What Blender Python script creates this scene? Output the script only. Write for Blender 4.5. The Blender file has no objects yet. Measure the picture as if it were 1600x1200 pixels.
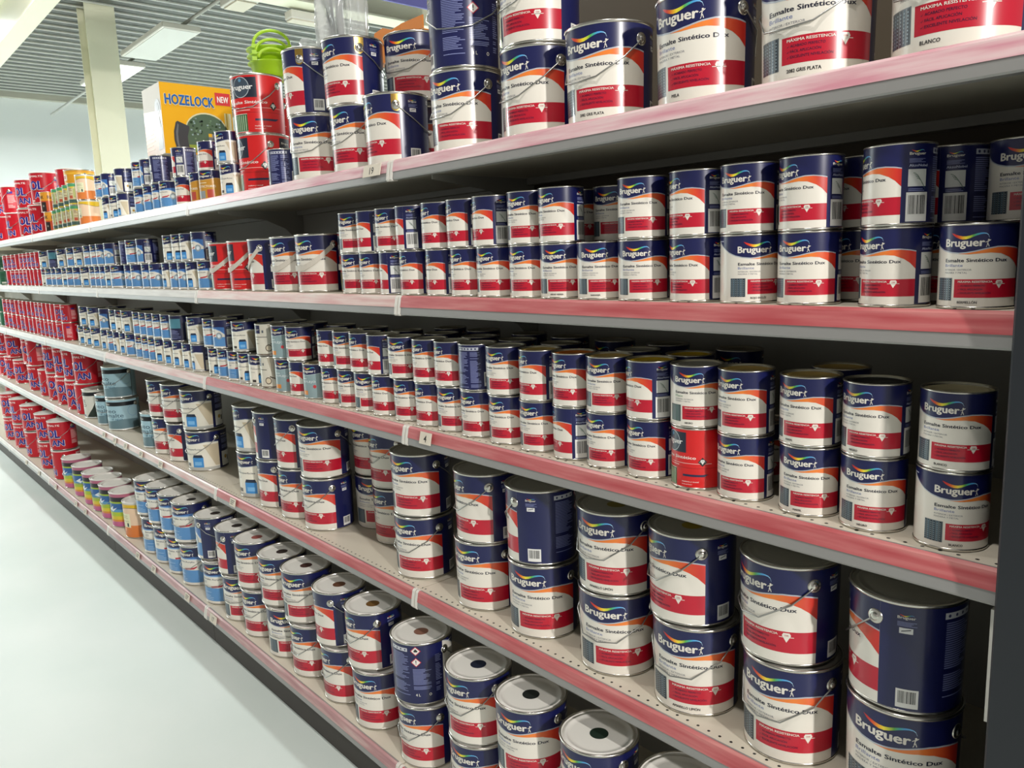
import bpy, bmesh, math, random
from mathutils import Vector, Matrix
from mathutils.geometry import tessellate_polygon
random.seed(11)
SC = bpy.context.scene
COL = SC.collection
PI = math.pi

# ------------------------------------------------------------------ camera
cam_d = bpy.data.cameras.new('camera')
cam = bpy.data.objects.new('camera', cam_d)
COL.objects.link(cam)
cam_d.sensor_width = 36.0
cam_d.lens = 1237.21 / 1600 * 36
cam_d.clip_start = 0.02
def cam_axes(yaw, pitch, roll):
    cy, sy = math.cos(yaw), math.sin(yaw)
    f0 = Vector((-sy, cy, 0)); r0 = Vector((cy, sy, 0)); u0 = Vector((0, 0, 1))
    f = f0 * math.cos(pitch) - u0 * math.sin(pitch)
    u = u0 * math.cos(pitch) + f0 * math.sin(pitch)
    return r0 * math.cos(roll) + u * math.sin(roll), u * math.cos(roll) - r0 * math.sin(roll), f
_r, _u, _f = cam_axes(math.radians(48.95499), math.radians(9.22556), math.radians(-2.03448))
M = Matrix((( _r.x, _u.x, -_f.x, 0), (_r.y, _u.y, -_f.y, -1.175), (_r.z, _u.z, -_f.z, 1.53), (0, 0, 0, 1)))
cam.matrix_world = M
SC.camera = cam

# ------------------------------------------------------------------ world, lights, exposure
SC.view_settings.view_transform = 'Standard'
SC.view_settings.look = 'None'
SC.view_settings.gamma = 1.0
SC.view_settings.use_curve_mapping = False
SC.view_settings.exposure = -0.24
world = bpy.data.worlds.new('store_daylight')
SC.world = world
world.use_nodes = True
bg = world.node_tree.nodes['Background']
bg.inputs[0].default_value = (1.0, 0.965, 0.90, 1)
bg.inputs[1].default_value = 0.38
def area(name, loc, target, sx, sy, power, color):
    l = bpy.data.lights.new(name, 'AREA')
    l.shape = 'RECTANGLE'; l.size = sx; l.size_y = sy; l.energy = power; l.color = color
    o = bpy.data.objects.new(name, l); COL.objects.link(o)
    o.location = loc
    o.rotation_euler = (Vector(target) - Vector(loc)).to_track_quat('-Z', 'Y').to_euler()
    return o
KEY = (1.0, 0.965, 0.92)
COOL = (0.93, 1.0, 0.985)
# the lamp far down the aisle behind the photographer
area('aisle_lamp', (5.6, -1.95, 3.45), (-2.5, 0.1, 0.9), 0.22, 0.22, 460, KEY)
# the row of lamps over the gondola that lights the aisle floor
for i, lx in enumerate((-3.4, -6.4, -9.4, -12.4)):
    area('overhead_lamp', (lx, 0.20, 3.88), (lx, -0.9, 0.0), 0.10, 0.02, 47, COOL)
# unseen lights added over the aisle to light lids and decks from above
for lx in (-0.4, -3.6, -6.8):
    area('aisle_fill', (lx, -0.95, 3.98), (lx, -0.4, 0.0), 0.08, 0.08, 40, KEY)
# unseen fill lights added to brighten the far wall, column and roof
for p in ((-11.5, -2.6, 3.5), (-10.5, 4.2, 3.5), (-5.0, 4.6, 3.5)):
    area('hall_fill', p, (p[0], p[1], 0), 1.2, 0.6, 520, COOL)

# ------------------------------------------------------------------ helpers
def lin(h):
    if isinstance(h, str):
        h = h.lstrip('#'); c = [int(h[i:i + 2], 16) / 255 for i in (0, 2, 4)]
    else: c = h
    return tuple(x / 12.92 if x <= 0.04045 else ((x + 0.055) / 1.055) ** 2.4 for x in c)
def mat(name, color, rough=0.5, metal=0.0, spec=0.5, noise=None, bump=None):
    m = bpy.data.materials.new(name); m.use_nodes = True
    nt = m.node_tree; b = nt.nodes['Principled BSDF']
    c = lin(color)
    b.inputs['Base Color'].default_value = (*c, 1)
    b.inputs['Roughness'].default_value = rough
    b.inputs['Metallic'].default_value = metal
    b.inputs['Specular IOR Level'].default_value = spec
    if noise or bump:
        tc = nt.nodes.new('ShaderNodeTexCoord')
    if noise:   # (scale vector, second colour, low, high)
        sc, c2, lo, hi = noise
        mp = nt.nodes.new('ShaderNodeMapping'); mp.inputs['Scale'].default_value = sc
        n = nt.nodes.new('ShaderNodeTexNoise'); n.inputs['Scale'].default_value = 1; n.inputs['Detail'].default_value = 5
        r = nt.nodes.new('ShaderNodeValToRGB')
        r.color_ramp.elements[0].position = lo; r.color_ramp.elements[1].position = hi
        r.color_ramp.elements[0].color = (*c, 1); r.color_ramp.elements[1].color = (*lin(c2), 1)
        nt.links.new(tc.outputs['Object'], mp.inputs[0]); nt.links.new(mp.outputs[0], n.inputs['Vector'])
        nt.links.new(n.outputs['Fac'], r.inputs[0]); nt.links.new(r.outputs[0], b.inputs['Base Color'])
    if bump:
        n2 = nt.nodes.new('ShaderNodeTexNoise'); n2.inputs['Scale'].default_value = bump[0]
        bp = nt.nodes.new('ShaderNodeBump'); bp.inputs['Strength'].default_value = bump[1]; bp.inputs['Distance'].default_value = 0.002
        nt.links.new(tc.outputs['Object'], n2.inputs['Vector']); nt.links.new(n2.outputs['Fac'], bp.inputs['Height'])
        nt.links.new(bp.outputs[0], b.inputs['Normal'])
    return m
def attr_mat(name, rough, spec=0.5, coat=0.0):
    m = bpy.data.materials.new(name); m.use_nodes = True
    nt = m.node_tree; b = nt.nodes['Principled BSDF']
    a = nt.nodes.new('ShaderNodeAttribute'); a.attribute_name = 'Col'
    nt.links.new(a.outputs['Color'], b.inputs['Base Color'])
    b.inputs['Roughness'].default_value = rough
    b.inputs['Specular IOR Level'].default_value = spec
    b.inputs['Coat Weight'].default_value = coat; b.inputs['Coat Roughness'].default_value = 0.12
    return m
def link(o, parent=None):
    COL.objects.link(o)
    if parent: o.parent = parent
    return o
def obj(name, me, m=None, parent=None):
    if isinstance(me, bmesh.types.BMesh):
        bm = me; me = bpy.data.meshes.new(name); bm.to_mesh(me); bm.free()
    if m:
        me.materials.clear(); me.materials.append(m)
    return link(bpy.data.objects.new(name, me), parent)
def empty(name, label, cat, loc, rz=0, group=None):
    o = bpy.data.objects.new(name, None); COL.objects.link(o)
    o.empty_display_size = 0.02
    o.location = loc; o.rotation_euler = (0, 0, rz); tag(o, label, cat, group)
    return o
def tag(o, label, cat, group=None):
    o['label'] = label; o['category'] = cat
    if group: o['group'] = group
    return o
def struct(o):
    o['kind'] = 'structure'; return o
def box(bm, x0, x1, y0, y1, z0, z1):
    v = [bm.verts.new((x, y, z)) for x in (x0, x1) for y in (y0, y1) for z in (z0, z1)]
    for f in ((0, 1, 3, 2), (4, 6, 7, 5), (0, 4, 5, 1), (2, 3, 7, 6), (0, 2, 6, 4), (1, 5, 7, 3)):
        bm.faces.new([v[i] for i in f])
    return v
def bevel(bm, w, seg=2):
    bmesh.ops.bevel(bm, geom=list(bm.edges), offset=w, segments=seg, affect='EDGES', profile=0.5)
def prism(bm, pts, x0, x1):   # (y,z) outline swept along x
    a = [bm.verts.new((x0, y, z)) for y, z in pts]; b = [bm.verts.new((x1, y, z)) for y, z in pts]
    n = len(pts)
    for i in range(n): bm.faces.new((a[i], a[(i + 1) % n], b[(i + 1) % n], b[i]))
    bm.faces.new(a[::-1]); bm.faces.new(b)
    bmesh.ops.recalc_face_normals(bm, faces=bm.faces)
def lathe(bm, prof, n=72, close=True, smooth=True, xf=None):
    rings = []
    for r, z in prof:
        if r < 1e-7: rings.append([bm.verts.new((0, 0, z))])
        else: rings.append([bm.verts.new((r * math.sin(2 * PI * i / n), -r * math.cos(2 * PI * i / n), z)) for i in range(n)])
    fs = []
    for a, b in zip(rings, rings[1:]):
        for i in range(n):
            j = (i + 1) % n
            if len(a) == 1 and len(b) == 1: continue
            if len(a) == 1: fs.append(bm.faces.new((a[0], b[j], b[i])))
            elif len(b) == 1: fs.append(bm.faces.new((a[i], a[j], b[0])))
            else: fs.append(bm.faces.new((a[i], a[j], b[j], b[i])))
    if xf: bmesh.ops.transform(bm, matrix=xf, verts=[v for r in rings for v in r])
    bmesh.ops.recalc_face_normals(bm, faces=fs)
    for f in fs: f.smooth = smooth
    return fs
def tube(bm, pts, r, n=6):
    pts = [Vector(p) for p in pts]; rings = []
    for i, p in enumerate(pts):
        d = (pts[min(i + 1, len(pts) - 1)] - pts[max(i - 1, 0)]).normalized()
        a = d.orthogonal().normalized() if i == 0 else (rings_n - d * rings_n.dot(d)).normalized()
        rings_n = a; b = d.cross(a)
        rings.append([bm.verts.new(p + a * (r * math.cos(2 * PI * k / n)) + b * (r * math.sin(2 * PI * k / n))) for k in range(n)])
    for A, B in zip(rings, rings[1:]):
        for k in range(n):
            f = bm.faces.new((A[k], A[(k + 1) % n], B[(k + 1) % n], B[k])); f.smooth = True
    bm.faces.new(rings[0][::-1]); bm.faces.new(rings[-1])

# ---- flat artwork wrapped on a can wall
_tc = {}
def glyphs(s, bold=0.0):
    k = (s, bold)
    if k not in _tc:
        cu = bpy.data.curves.new('t', 'FONT'); cu.body = s; cu.size = 1; cu.offset = bold; cu.resolution_u = 2; cu.fill_mode = 'FRONT'
        o = bpy.data.objects.new('t', cu); COL.objects.link(o)
        me = bpy.data.meshes.new_from_object(o.evaluated_get(bpy.context.evaluated_depsgraph_get()))
        me.calc_loop_triangles()
        v = [(p.co.x, p.co.y) for p in me.vertices]; t = [tuple(x.vertices) for x in me.loop_triangles]
        bpy.data.objects.remove(o); bpy.data.meshes.remove(me); bpy.data.curves.remove(cu)
        xs = [p[0] for p in v] or [0, 1]
        _tc[k] = (v, t, min(xs), max(xs))
    return _tc[k]
CAP = 0.729
class Art:
    def __init__(s, R, H): s.t = []; s.R = R; s.H = H; s.k = (H / R) * 180 / PI   # degrees per unit of v, for upright lettering
    def tri(s, a, b, c, la, ca, cb=None, cc=None): s.t.append(((a, b, c), la, (ca, cb or ca, cc or ca)))
    def poly(s, pts, col, la):
        for a, b, c in tessellate_polygon([[Vector((p[0], p[1] * 100, 0)) for p in pts]]): s.tri(pts[a], pts[b], pts[c], la, lin(col))
    def rect(s, t0, t1, v0, v1, col, la):
        c = lin(col); s.tri((t0, v0), (t1, v0), (t1, v1), la, c); s.tri((t0, v0), (t1, v1), (t0, v1), la, c)
    def band(s, rows, la, col=None):   # rows of (theta, v_top, v_bottom[, colour])
        for a, b in zip(rows, rows[1:]):
            ca = lin(col or a[3]); cb = lin(col or b[3])
            s.tri((a[0], a[2]), (b[0], b[2]), (b[0], b[1]), la, ca, cb, cb); s.tri((a[0], a[2]), (b[0], b[1]), (a[0], a[1]), la, ca, cb, ca)
    def disc(s, t, v, rv, col, la, n=20, inner=0.0):
        k = s.k; P = [(t + k * rv * math.cos(2 * PI * i / n), v + rv * math.sin(2 * PI * i / n)) for i in range(n)]
        if inner:
            Q = [(t + (p[0] - t) * inner, v + (p[1] - v) * inner) for p in P]; c = lin(col)
            for i in range(n): j = (i + 1) % n; s.tri(P[i], P[j], Q[j], la, c); s.tri(P[i], Q[j], Q[i], la, c)
        else: s.poly(P, col, la)
    def text(s, str_, t0, v0, cap, col, la, t1=None, bold=0.0, shear=0.0):
        thick = bold * .8; bold = 0.0   # heavy lettering: the strokes widened by shifted copies of the glyphs
        v, tr, x0, x1 = glyphs(str_, bold); x0 -= thick; x1 += thick; sy = cap / (CAP + thick)
        sx = sy * s.k if t1 is None else (t1 - t0) / max(x1 - x0, 1e-6); c = lin(col)
        P = [(t0 + (p[0] - x0) * sx, v0 + p[1] * sy + shear * (p[0] - x0)) for p in v]
        for lay, (ox, oy) in enumerate(((-1, 0), (1, 0), (0, .6), (0, -.6)) if thick else ((0, 0),)):
            Q = [(q[0] + ox * thick * sx, q[1] + oy * thick * sy) for q in P]
            for a, b, d in tr: s.tri(Q[a], Q[b], Q[d], la + .22 * lay, c)
        return t0 + (x1 - x0) * sx
    def lines(s, t0, t1, v0, v1, n, col, la, seed=0, fill=0.45):
        rr = random.Random(seed); dv = (v1 - v0) / n
        for i in range(n):
            if rr.random() < .1: continue
            s.rect(t0, t0 + (t1 - t0) * rr.uniform(.55, 1), v0 + i * dv, v0 + (i + fill) * dv, col, la)
    def barcode(s, t0, t1, v0, v1, la, upright=True):
        s.rect(t0, t1, v0, v1, '#e4e3df', la); rr = random.Random(3); n = 15
        dt = (t1 - t0) * .8 / n; dv = (v1 - v0) * .62 / n
        for i in range(n):
            w = rr.uniform(.3, .8)
            if upright: s.rect(t0 + (t1 - t0) * .1 + i * dt, t0 + (t1 - t0) * .1 + (i + w) * dt, v0 + (v1 - v0) * .25, v1 - (v1 - v0) * .1, '#1a1a1c', la + 1)
            else: s.rect(t0 + (t1 - t0) * .22, t1 - (t1 - t0) * .12, v0 + (v1 - v0) * .2 + i * dv, v0 + (v1 - v0) * .2 + (i + w) * dv, '#1a1a1c', la + 1)
    def mesh(s, name, Rf, ncol=72, eps=0.00014, base=None):
        # Rf(v): wall radius; every triangle is cut along the facets of the wall
        W = 360 / ncol; verts = []; faces = []; cols = []; nors = []
        def put(poly):
            ids = []
            for th, v, la, j, c in poly:
                a0, a1 = math.radians(j * W), math.radians((j + 1) * W); f = (th - j * W) / W
                r = Rf(v) + la * eps
                x = r * ((1 - f) * math.sin(a0) + f * math.sin(a1)); y = -r * ((1 - f) * math.cos(a0) + f * math.cos(a1))
                ids.append(len(verts)); verts.append((x, y, v * s.H)); a = math.radians(th); nors.append((math.sin(a), -math.cos(a), 0)); cols.append((*c, 1))
            faces.append(ids)
        for (P, la, C) in s.t:
            ar = (P[1][0] - P[0][0]) * (P[2][1] - P[0][1]) - (P[2][0] - P[0][0]) * (P[1][1] - P[0][1])
            if abs(ar) < 1e-12: continue
            if ar < 0: P = (P[0], P[2], P[1]); C = (C[0], C[2], C[1])
            lo = min(p[0] for p in P); hi = max(p[0] for p in P)
            for j in range(math.floor(lo / W + 1e-9), math.ceil(hi / W - 1e-9)):
                poly = [(p[0], p[1], c) for p, c in zip(P, C)]
                for lim, sg in ((j * W, 1), ((j + 1) * W, -1)):
                    q = []
                    for i in range(len(poly)):
                        a, b = poly[i], poly[(i + 1) % len(poly)]
                        da, db = (a[0] - lim) * sg, (b[0] - lim) * sg
                        if da >= -1e-9: q.append(a)
                        if (da > 1e-9 and db < -1e-9) or (da < -1e-9 and db > 1e-9):
                            f = da / (da - db); q.append((lim, a[1] + f * (b[1] - a[1]), tuple(x + f * (y - x) for x, y in zip(a[2], b[2]))))
                    poly = q
                    if len(poly) < 3: break
                if len(poly) >= 3: put([(p[0], p[1], la, j, p[2]) for p in poly])
        me = bpy.data.meshes.new(name); me.from_pydata(verts, [], faces)
        at = me.attributes.new('Col', 'FLOAT_COLOR', 'POINT')
        at.data.foreach_set('color', [x for c in cols for x in c])
        me.polygons.foreach_set('use_smooth', [True] * len(me.polygons))
        me.normals_split_custom_set_from_vertices(nors)
        me.update()
        return me

# ------------------------------------------------------------------ can artwork (theta in degrees from the label's middle, v = height 0..1)
NAVY = '#13184c'; NAVY2 = '#10143e'; WHITE = '#e2ddd2'; RED = '#b8102c'; GREYL = '#aeb4bd'; DARK = '#1a1c2c'; TXT = '#7f86b4'
def ip(tab, t):
    for a, b in zip(tab, tab[1:]):
        if a[0] <= t <= b[0]: return a[1] + (b[1] - a[1]) * (t - a[0]) / (b[0] - a[0])
    return tab[0][1] if t < tab[0][0] else tab[-1][1]
V_N = [(-95, .97), (-82, .93), (-70, .868), (-60, .815), (-45, .745), (-30, .70), (-15, .673), (0, .662), (12, .667), (25, .684), (40, .71), (55, .728), (70, .728), (85, .715), (95, .70)]
V_O = [(0, .646), (15, .640), (30, .648), (45, .655), (60, .645), (75, .60), (85, .55), (95, .475)]
def swoosh(a, t0, v0, sc, la):   # the coloured ribbon over the lettering; t0 = left end
    R = [(0, .154, .152, '#b01c1c'), (4, .146, .122, '#c4231c'), (8, .134, .104, '#cf2f1d'), (13, .122, .088, '#e0641f'), (18, .114, .078, '#eeaa25'), (23, .113, .079, '#f1dc3a'), (28, .120, .090, '#c9d23c'), (33, .132, .106, '#5cae46'),
         (38, .143, .121, '#3fa8a0'), (43, .150, .132, '#4a9bd6'), (47, .150, .136, '#5aa6de'), (50.5, .143, .133, '#7fbbe8'), (53, .128, .120, '#a9d2f0'), (54.5, .095, .090, '#c9e2f4')]
    a.band([(t0 + r[0] * sc, v0 + r[1] * sc, v0 + r[2] * sc, r[3]) for r in R], la)
def man(a, t, v, s, la):
    k = a.k
    a.disc(t + .012 * k * s, v + .052 * s, .0095 * s, WHITE, la, 8)
    for p in (((-.004, .0), (.004, .0), (.012, .04), (.004, .042)), ((.004, .042), (.012, .034), (.034, .05), (.032, .056)), ((.006, .036), (.003, .042), (-.018, .03), (-.016, .025)), ((.006, .012), (.012, .014), (.022, -.016), (.016, -.018)), ((.0, .0), (.006, .006), (-.006, -.022), (-.012, -.02))):
        a.poly([(t + x * k * s, v + y * s) for x, y in p], WHITE, la)
def logo(a, t0, t1, v, cap, la, col=WHITE, sw=True):
    sc = (t1 - t0) / 67
    a.text('Bruguer', t0, v, cap, col, la, t1=t1 - 6.5 * sc, bold=.045)
    man(a, t1 - 3.5 * sc, v + .01, cap / .09, la)
    if sw: swoosh(a, t0 + 11.5 * sc, v, sc, la)
def diamond(a, t, v, s, col, la, ink):
    k = a.k
    a.poly([(t - .038 * k * s, v + .012 * s), (t - .026 * k * s, v + .034 * s), (t + .026 * k * s, v + .034 * s), (t + .038 * k * s, v + .012 * s), (t, v - .05 * s)], col, la)
    a.rect(t - .062 * k * s, t + .062 * k * s, v - .006 * s, v - .001 * s, col, la); a.text('CON', t - .017 * k * s, v + .006 * s, .014 * s, ink, la + 1, t1=t + .017 * k * s, bold=.02)
def backside(a, big, base=NAVY):
    if big:
        a.text('Bruguer', 112, .855, .026, WHITE, 1, t1=129, bold=.02); swoosh(a, 114, .855, .25, 1)
        a.lines(112, 132, .79, .845, 5, TXT, 1, 1); a.rect(114, 127, .725, .775, '#e2e2e2', 1); a.poly([(116, .74), (125, .758), (125, .766), (116, .748)], DARK, 2)
        a.barcode(113, 135, .055, .225, 1)
        a.rect(158, 196, .862, .918, '#c9cbd2', 1)
        for i in range(4): a.disc(163 + i * 9.5, .89, .015, '#3a3f66', 2, 8)
        a.lines(160, 198, .16, .84, 34, TXT, 1, 2); a.lines(205, 240, .26, .60, 17, TXT, 1, 5); a.lines(248, 262, .2, .8, 24, TXT, 1, 7)
        for vv in (.88, .70):
            a.poly([(212 - 10, vv), (212, vv + .075), (212 + 10, vv), (212, vv - .075)], '#b32038', 2); a.poly([(212 - 8, vv), (212, vv + .06), (212 + 8, vv), (212, vv - .06)], '#e6e2dc', 3)
        a.poly([(209, .865), (215, .865), (216, .885), (212, .915), (208.5, .885)], '#1a1a1c', 4); a.rect(211.2, 212.8, .695, .735, '#1a1a1c', 4); a.rect(211.2, 212.8, .672, .685, '#1a1a1c', 4)
        a.text('4 L', 208, .15, .045, WHITE, 1, bold=.02); a.disc(236, .17, .022, WHITE, 1, 12, inner=.6)
    else:
        a.text('Bruguer', 106, .845, .035, WHITE, 1, t1=134, bold=.02); swoosh(a, 109, .845, .40, 1)
        a.lines(106, 136, .755, .835, 6, TXT, 1, 1); a.text('AkzoNobel', 106, .705, .032, '#c3c8e0', 1, t1=138, bold=.015)
        a.rect(105, 136, .47, .675, '#d7d9d6', 1)
        for i in range(4): a.band([(113 + i * 2 + x, .56 - .0042 * x * x / 8 + .075 - i * .022, .56 - .0042 * x * x / 8 + .068 - i * .022) for x in (0, 4, 8, 12, 16)], 2, '#5f7a68')
        a.lines(106, 134, .415, .455, 2, TXT, 1, 8); a.barcode(103, 140, .05, .40, 1)
        a.rect(152, 222, .862, .93, '#b9bcc9', 1); [a.disc(158 + i * 11, .896, .02, '#30355c', 2, 8) for i in range(6)]
        a.lines(152, 190, .08, .84, 30, TXT, 1, 2); a.lines(196, 228, .08, .84, 30, TXT, 1, 5)
        a.barcode(236, 258, .1, .4, 1)
def wrap(a, front, back, t=95):
    a.rect(-t, t, .02, .975, front, 0); a.rect(t, 360 - t, .02, .975, back, 0)
def navy_top(a, vn=V_N, top=.975, col=NAVY, line=GREYL):
    T = list(range(-95, 96, 5))
    a.band([(t, top, min(top, ip(vn, t))) for t in T], 1, col)
    if line: a.band([(t, min(top, ip(vn, t)), ip(vn, t) - .014) for t in T], 1, line)
def dux(a, big, matt=False):
    wrap(a, WHITE, NAVY); navy_top(a)
    T = list(range(0, 96, 5))
    cs = lambda t: tuple(x + (y - x) * max(0, min(1, (t - 45) / 45)) for x, y in zip((.91, .50, .20), (.79, .17, .13)))
    a.band([(t, ip(V_N, t) - .014, ip(V_O, t), cs(t)) for t in T], 1)
    logo(a, -25, 43, .733, .099, 2)
    a.text('Esmalte Sintético Dux', -24, .552, .043, '#1d1f33', 1, t1=71, bold=.04)
    a.text('Mate' if matt else 'Brillante', -24, .497, .036, '#4a8a5e' if matt else '#5a6ca6', 1, t1=(-4 if matt else 7))
    a.text('INTERIOR / EXTERIOR', -24, .452, .021, '#70727c', 1, t1=20); a.text('MADERA Y METAL', -24, .418, .021, '#70727c', 1, t1=14)
    a.rect(-5, 95, .137, .352, RED, 1)
    a.text('MÁXIMA RESISTENCIA', 1, .312, .024, WHITE, 2, t1=50, bold=.03)
    for i, s_ in enumerate(('ACABADO PERFECTO', 'FÁCIL APLICACIÓN', 'EXCELENTE NIVELACIÓN')):
        a.text(s_, 5, .268 - i * .043, .022, '#3a1238', 2, t1=(40, 36, 48)[i], bold=.012)
        a.poly([(1, .275 - i * .043), (2, .268 - i * .043), (4, .286 - i * .043), (2, .274 - i * .043)], '#3a1238', 2)
    diamond(a, 60, .30, 1.15, WHITE, 2, RED)
    G = ('#234a34', '#3f6a52', '#183422') if matt else ('#1f3546', '#3a5262', '#152330')
    a.rect(-40, -9, .10, .368, '#5d676c', 1)
    for i in range(6):
        t = -39.5 + i * 5.1; a.rect(t, t + (2.6, 3.4)[i % 2], .10, .36, G[i % 3], 2)
        for j in range(9): a.rect(t + .5, t + 2.1, .12 + j * .026, .132 + j * .026, '#8296a0', 3)
    a.rect(-79, -62, .90, .912, '#cfd3e6', 2)
    backside(a, big)
def acr(a, big):
    wrap(a, WHITE, NAVY); vn = [(-95, .78), (-60, .745), (-20, .70), (10, .70), (40, .735), (70, .745), (95, .73)]; navy_top(a, vn, line=None)
    T = list(range(-95, 96, 5)); lo = [(-95, .70), (-20, .675), (20, .685), (50, .685), (75, .62), (95, .50)]
    a.band([(t, ip(vn, t), ip(lo, t)) for t in T], 1, '#3d6fb0'); a.band([(t, ip(lo, t), ip(lo, t) - .02) for t in T], 2, '#a9c6e4')
    logo(a, -24, 43, .76, .08, 2)
    a.text('Esmalte Acrylic', -24, .59, .038, '#2a2d44', 2, t1=44, bold=.02); a.lines(-24, 0, .50, .56, 2, '#8a8c98', 2, 4)
    a.rect(-44, 95, .085, .40, '#568cc2', 1); a.lines(-20, 20, .12, .33, 5, '#a9c8e4', 2, 3, .22)
    a.poly([(8, .44), (40, .47), (50, .50), (50, .47), (40, .425), (10, .40)], '#b5273a', 2)
    a.disc(68, .44, .115, '#8d9aa3', 3, 24, inner=.62); a.disc(68, .44, .07, '#c8d4dc', 3, 20); a.poly([(63, .45), (73, .47), (68, .36)], '#e8eef2', 4)
    a.rect(-95, -44, .085, .40, '#7fa6cf', 1); backside(a, big)
def multi(a, big, tint='#e9e4d6'):
    wrap(a, tint, NAVY2); vn = [(-95, .74), (-50, .72), (-20, .685), (5, .675), (30, .70), (60, .735), (95, .715)]; navy_top(a, vn, line=None)
    T = list(range(-95, 96, 5)); a.band([(t, ip(vn, t), ip(vn, t) - .012) for t in T], 1, '#8592a8')
    logo(a, -24, 43, .76, .08, 2)
    a.text('Esmalte', -24, .585, .03, '#7e8290', 1, t1=0); a.text('Multisuperficies', -24, .53, .042, '#34384a', 1, t1=46, bold=.015); a.lines(-24, 14, .42, .50, 3, '#9a9890', 1, 4, .3)
    a.poly([(50, .66), (95, .66), (95, .12), (82, .12)], '#cdbfa4', 1); a.rect(-95, 95, .02, .10, '#b9b9b2', 1)
    a.rect(14, 48, .10, .34, '#3d8ccf', 2); a.rect(18, 44, .34, .41, '#1d2940', 2); a.poly([(14, .34), (48, .34), (44, .41), (18, .41)], '#1d2940', 1); a.rect(20, 42, .15, .24, '#7ab6e6', 3)
    a.rect(-18, 2, .12, .2, '#3a3330', 1)
    a.text('Bruguer', 106, .85, .03, WHITE, 1, t1=132, bold=.02); a.lines(106, 146, .5, .83, 14, TXT, 1, 1)
    a.rect(104, 146, .07, .43, '#dcdcd6', 1); a.disc(120, .28, .05, '#b08a3a', 2, 12); a.rect(128, 136, .18, .3, '#3a3a34', 2); a.rect(160, 240, .5, .86, '#4f8a9c', 1); a.lines(160, 240, .1, .45, 14, TXT, 1, 9)
def redcan(a, big):
    R1 = '#cf1a1c'; a.rect(-180, 180, .02, .975, R1, 0)
    a.rect(-40, 38, .60, .93, '#1c2536', 1); a.disc(0, .77, .17, '#3c4a58', 2, 28); a.disc(0, .77, .172, '#b9c2c8', 3, 28, inner=.94)
    a.text('Bruguer', -34, .735, .09, '#f0efec', 4, t1=30, bold=.03); a.disc(0, .885, .03, '#5f8fae', 4, 12)
    a.text('Esmalte Sintético', -42, .50, .052, '#f3efe8', 1, t1=60, bold=.02); a.rect(-42, 95, .425, .431, '#f0d8d2', 1); a.rect(-42, 20, .387, .398, '#f0c8c0', 1)
    a.rect(-180, 180, .35, .356, '#8f0f12', 1)
    k = a.k; a.poly([(74 - .075 * k, .46), (74, .535), (74 + .075 * k, .46), (74, .385)], '#1a1a1c', 2); diamond(a, 74, .465, .95, '#dcdcd8', 3, '#1a1a1c')
    a.rect(-60, 12, .04, .335, '#d8d6c8', 1); a.rect(-30, 12, .05, .325, '#2f6138', 2)
    for i in range(7): a.rect(-27 + i * 5.6, -25.2 + i * 5.6, .06, .31, '#bcd0ae', 3)
    a.poly([(-60, .04), (-30, .04), (-30, .335), (-48, .335), (-60, .25)], '#7b8f6b', 2)
    a.poly([(30, .215), (78, .215), (88, .255), (74, .25), (30, .25)], '#1b2548', 2); a.text('madera y metal', 28, .12, .022, '#f6e8e4', 1, t1=66, bold=.01); a.text('interior', 28, .075, .022, '#f6e8e4', 1, t1=52)
    a.rect(112, 172, .62, .93, '#14161f', 1); a.text('Bruguer', 118, .83, .035, WHITE, 2, t1=148, bold=.02); a.rect(122, 150, .2, .6, '#ddd9d2', 1); a.lines(180, 250, .1, .9, 26, '#f0b4ae', 1, 3)
def kol(a, big):
    R1 = '#c01226'; a.rect(-180, 180, .02, .975, R1, 0)
    for t in (0, 180):
        a.text('ESMALTE', t - 36, .83, .065, '#f4ece8', 1, t1=t + 36, bold=.03)
        for s_, t0, t1, v, c in (('OL', -30, 34, .44, .30), ('AN', -10, 48, .16, .22)):
            a.text(s_, t + t0 - 2, v - .008, c + .016, '#e6dce4', 1, t1=t + t1 + 2, bold=.10); a.text(s_, t + t0, v, c, '#26248c', 2, t1=t + t1, bold=.055)
        a.rect(t - 30, t - 12, .06, .10, '#e8dcd0', 1)
        a.rect(t + 78, t + 120, .18, .78, '#d8525c', 1); a.lines(t + 80, t + 118, .2, .72, 12, '#f3c6c4', 2, 3); a.rect(t + 80, t + 106, .72, .80, '#4a3a9c', 2)
def neo(a, big, bw=False):
    c0 = '#d9d7cd' if bw else '#9fc0cc'; a.rect(-180, 180, .02, .975, '#7f9ca6' if not bw else '#cfccc0', 0); a.rect(-95, 95, .02, .975, c0, 1)
    a.rect(-95, 95, .775, .90, '#12161b', 2); a.rect(130, 170, .80, .825, '#12161b', 2); a.rect(-95, 95, .02, .06, '#dfe6e6', 2)
    a.text('monto', -50, .81, .045, '#e6e2da', 3, t1=-14, bold=.02)
    if bw:
        a.text('LTE', -40, .54, .11, '#1b1d20', 2, t1=10, bold=.01); a.text('DCO', -40, .40, .11, '#1b1d20', 2, t1=12, bold=.01); a.poly([(10, .05), (80, .05), (80, .62), (52, .52), (40, .34)], '#27332c', 2); a.rect(-20, 0, .07, .13, '#3d4f8f', 2)
    else:
        a.poly([(-95, .06), (95, .06), (95, .33), (40, .36), (-20, .30), (-95, .33)], '#66828c', 2)
        a.text('neo', -40, .56, .13, '#16324a', 2, t1=12); a.text('esmalte', -55, .42, .13, '#16324a', 2, t1=38); a.text('al agua', -10, .34, .07, '#2a5a78', 3, t1=34)
        a.disc(74, .60, .17, '#7fa3c4', 2, 28, inner=.94)
    a.rect(95, 98, .02, .975, '#4a5558', 3)
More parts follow.
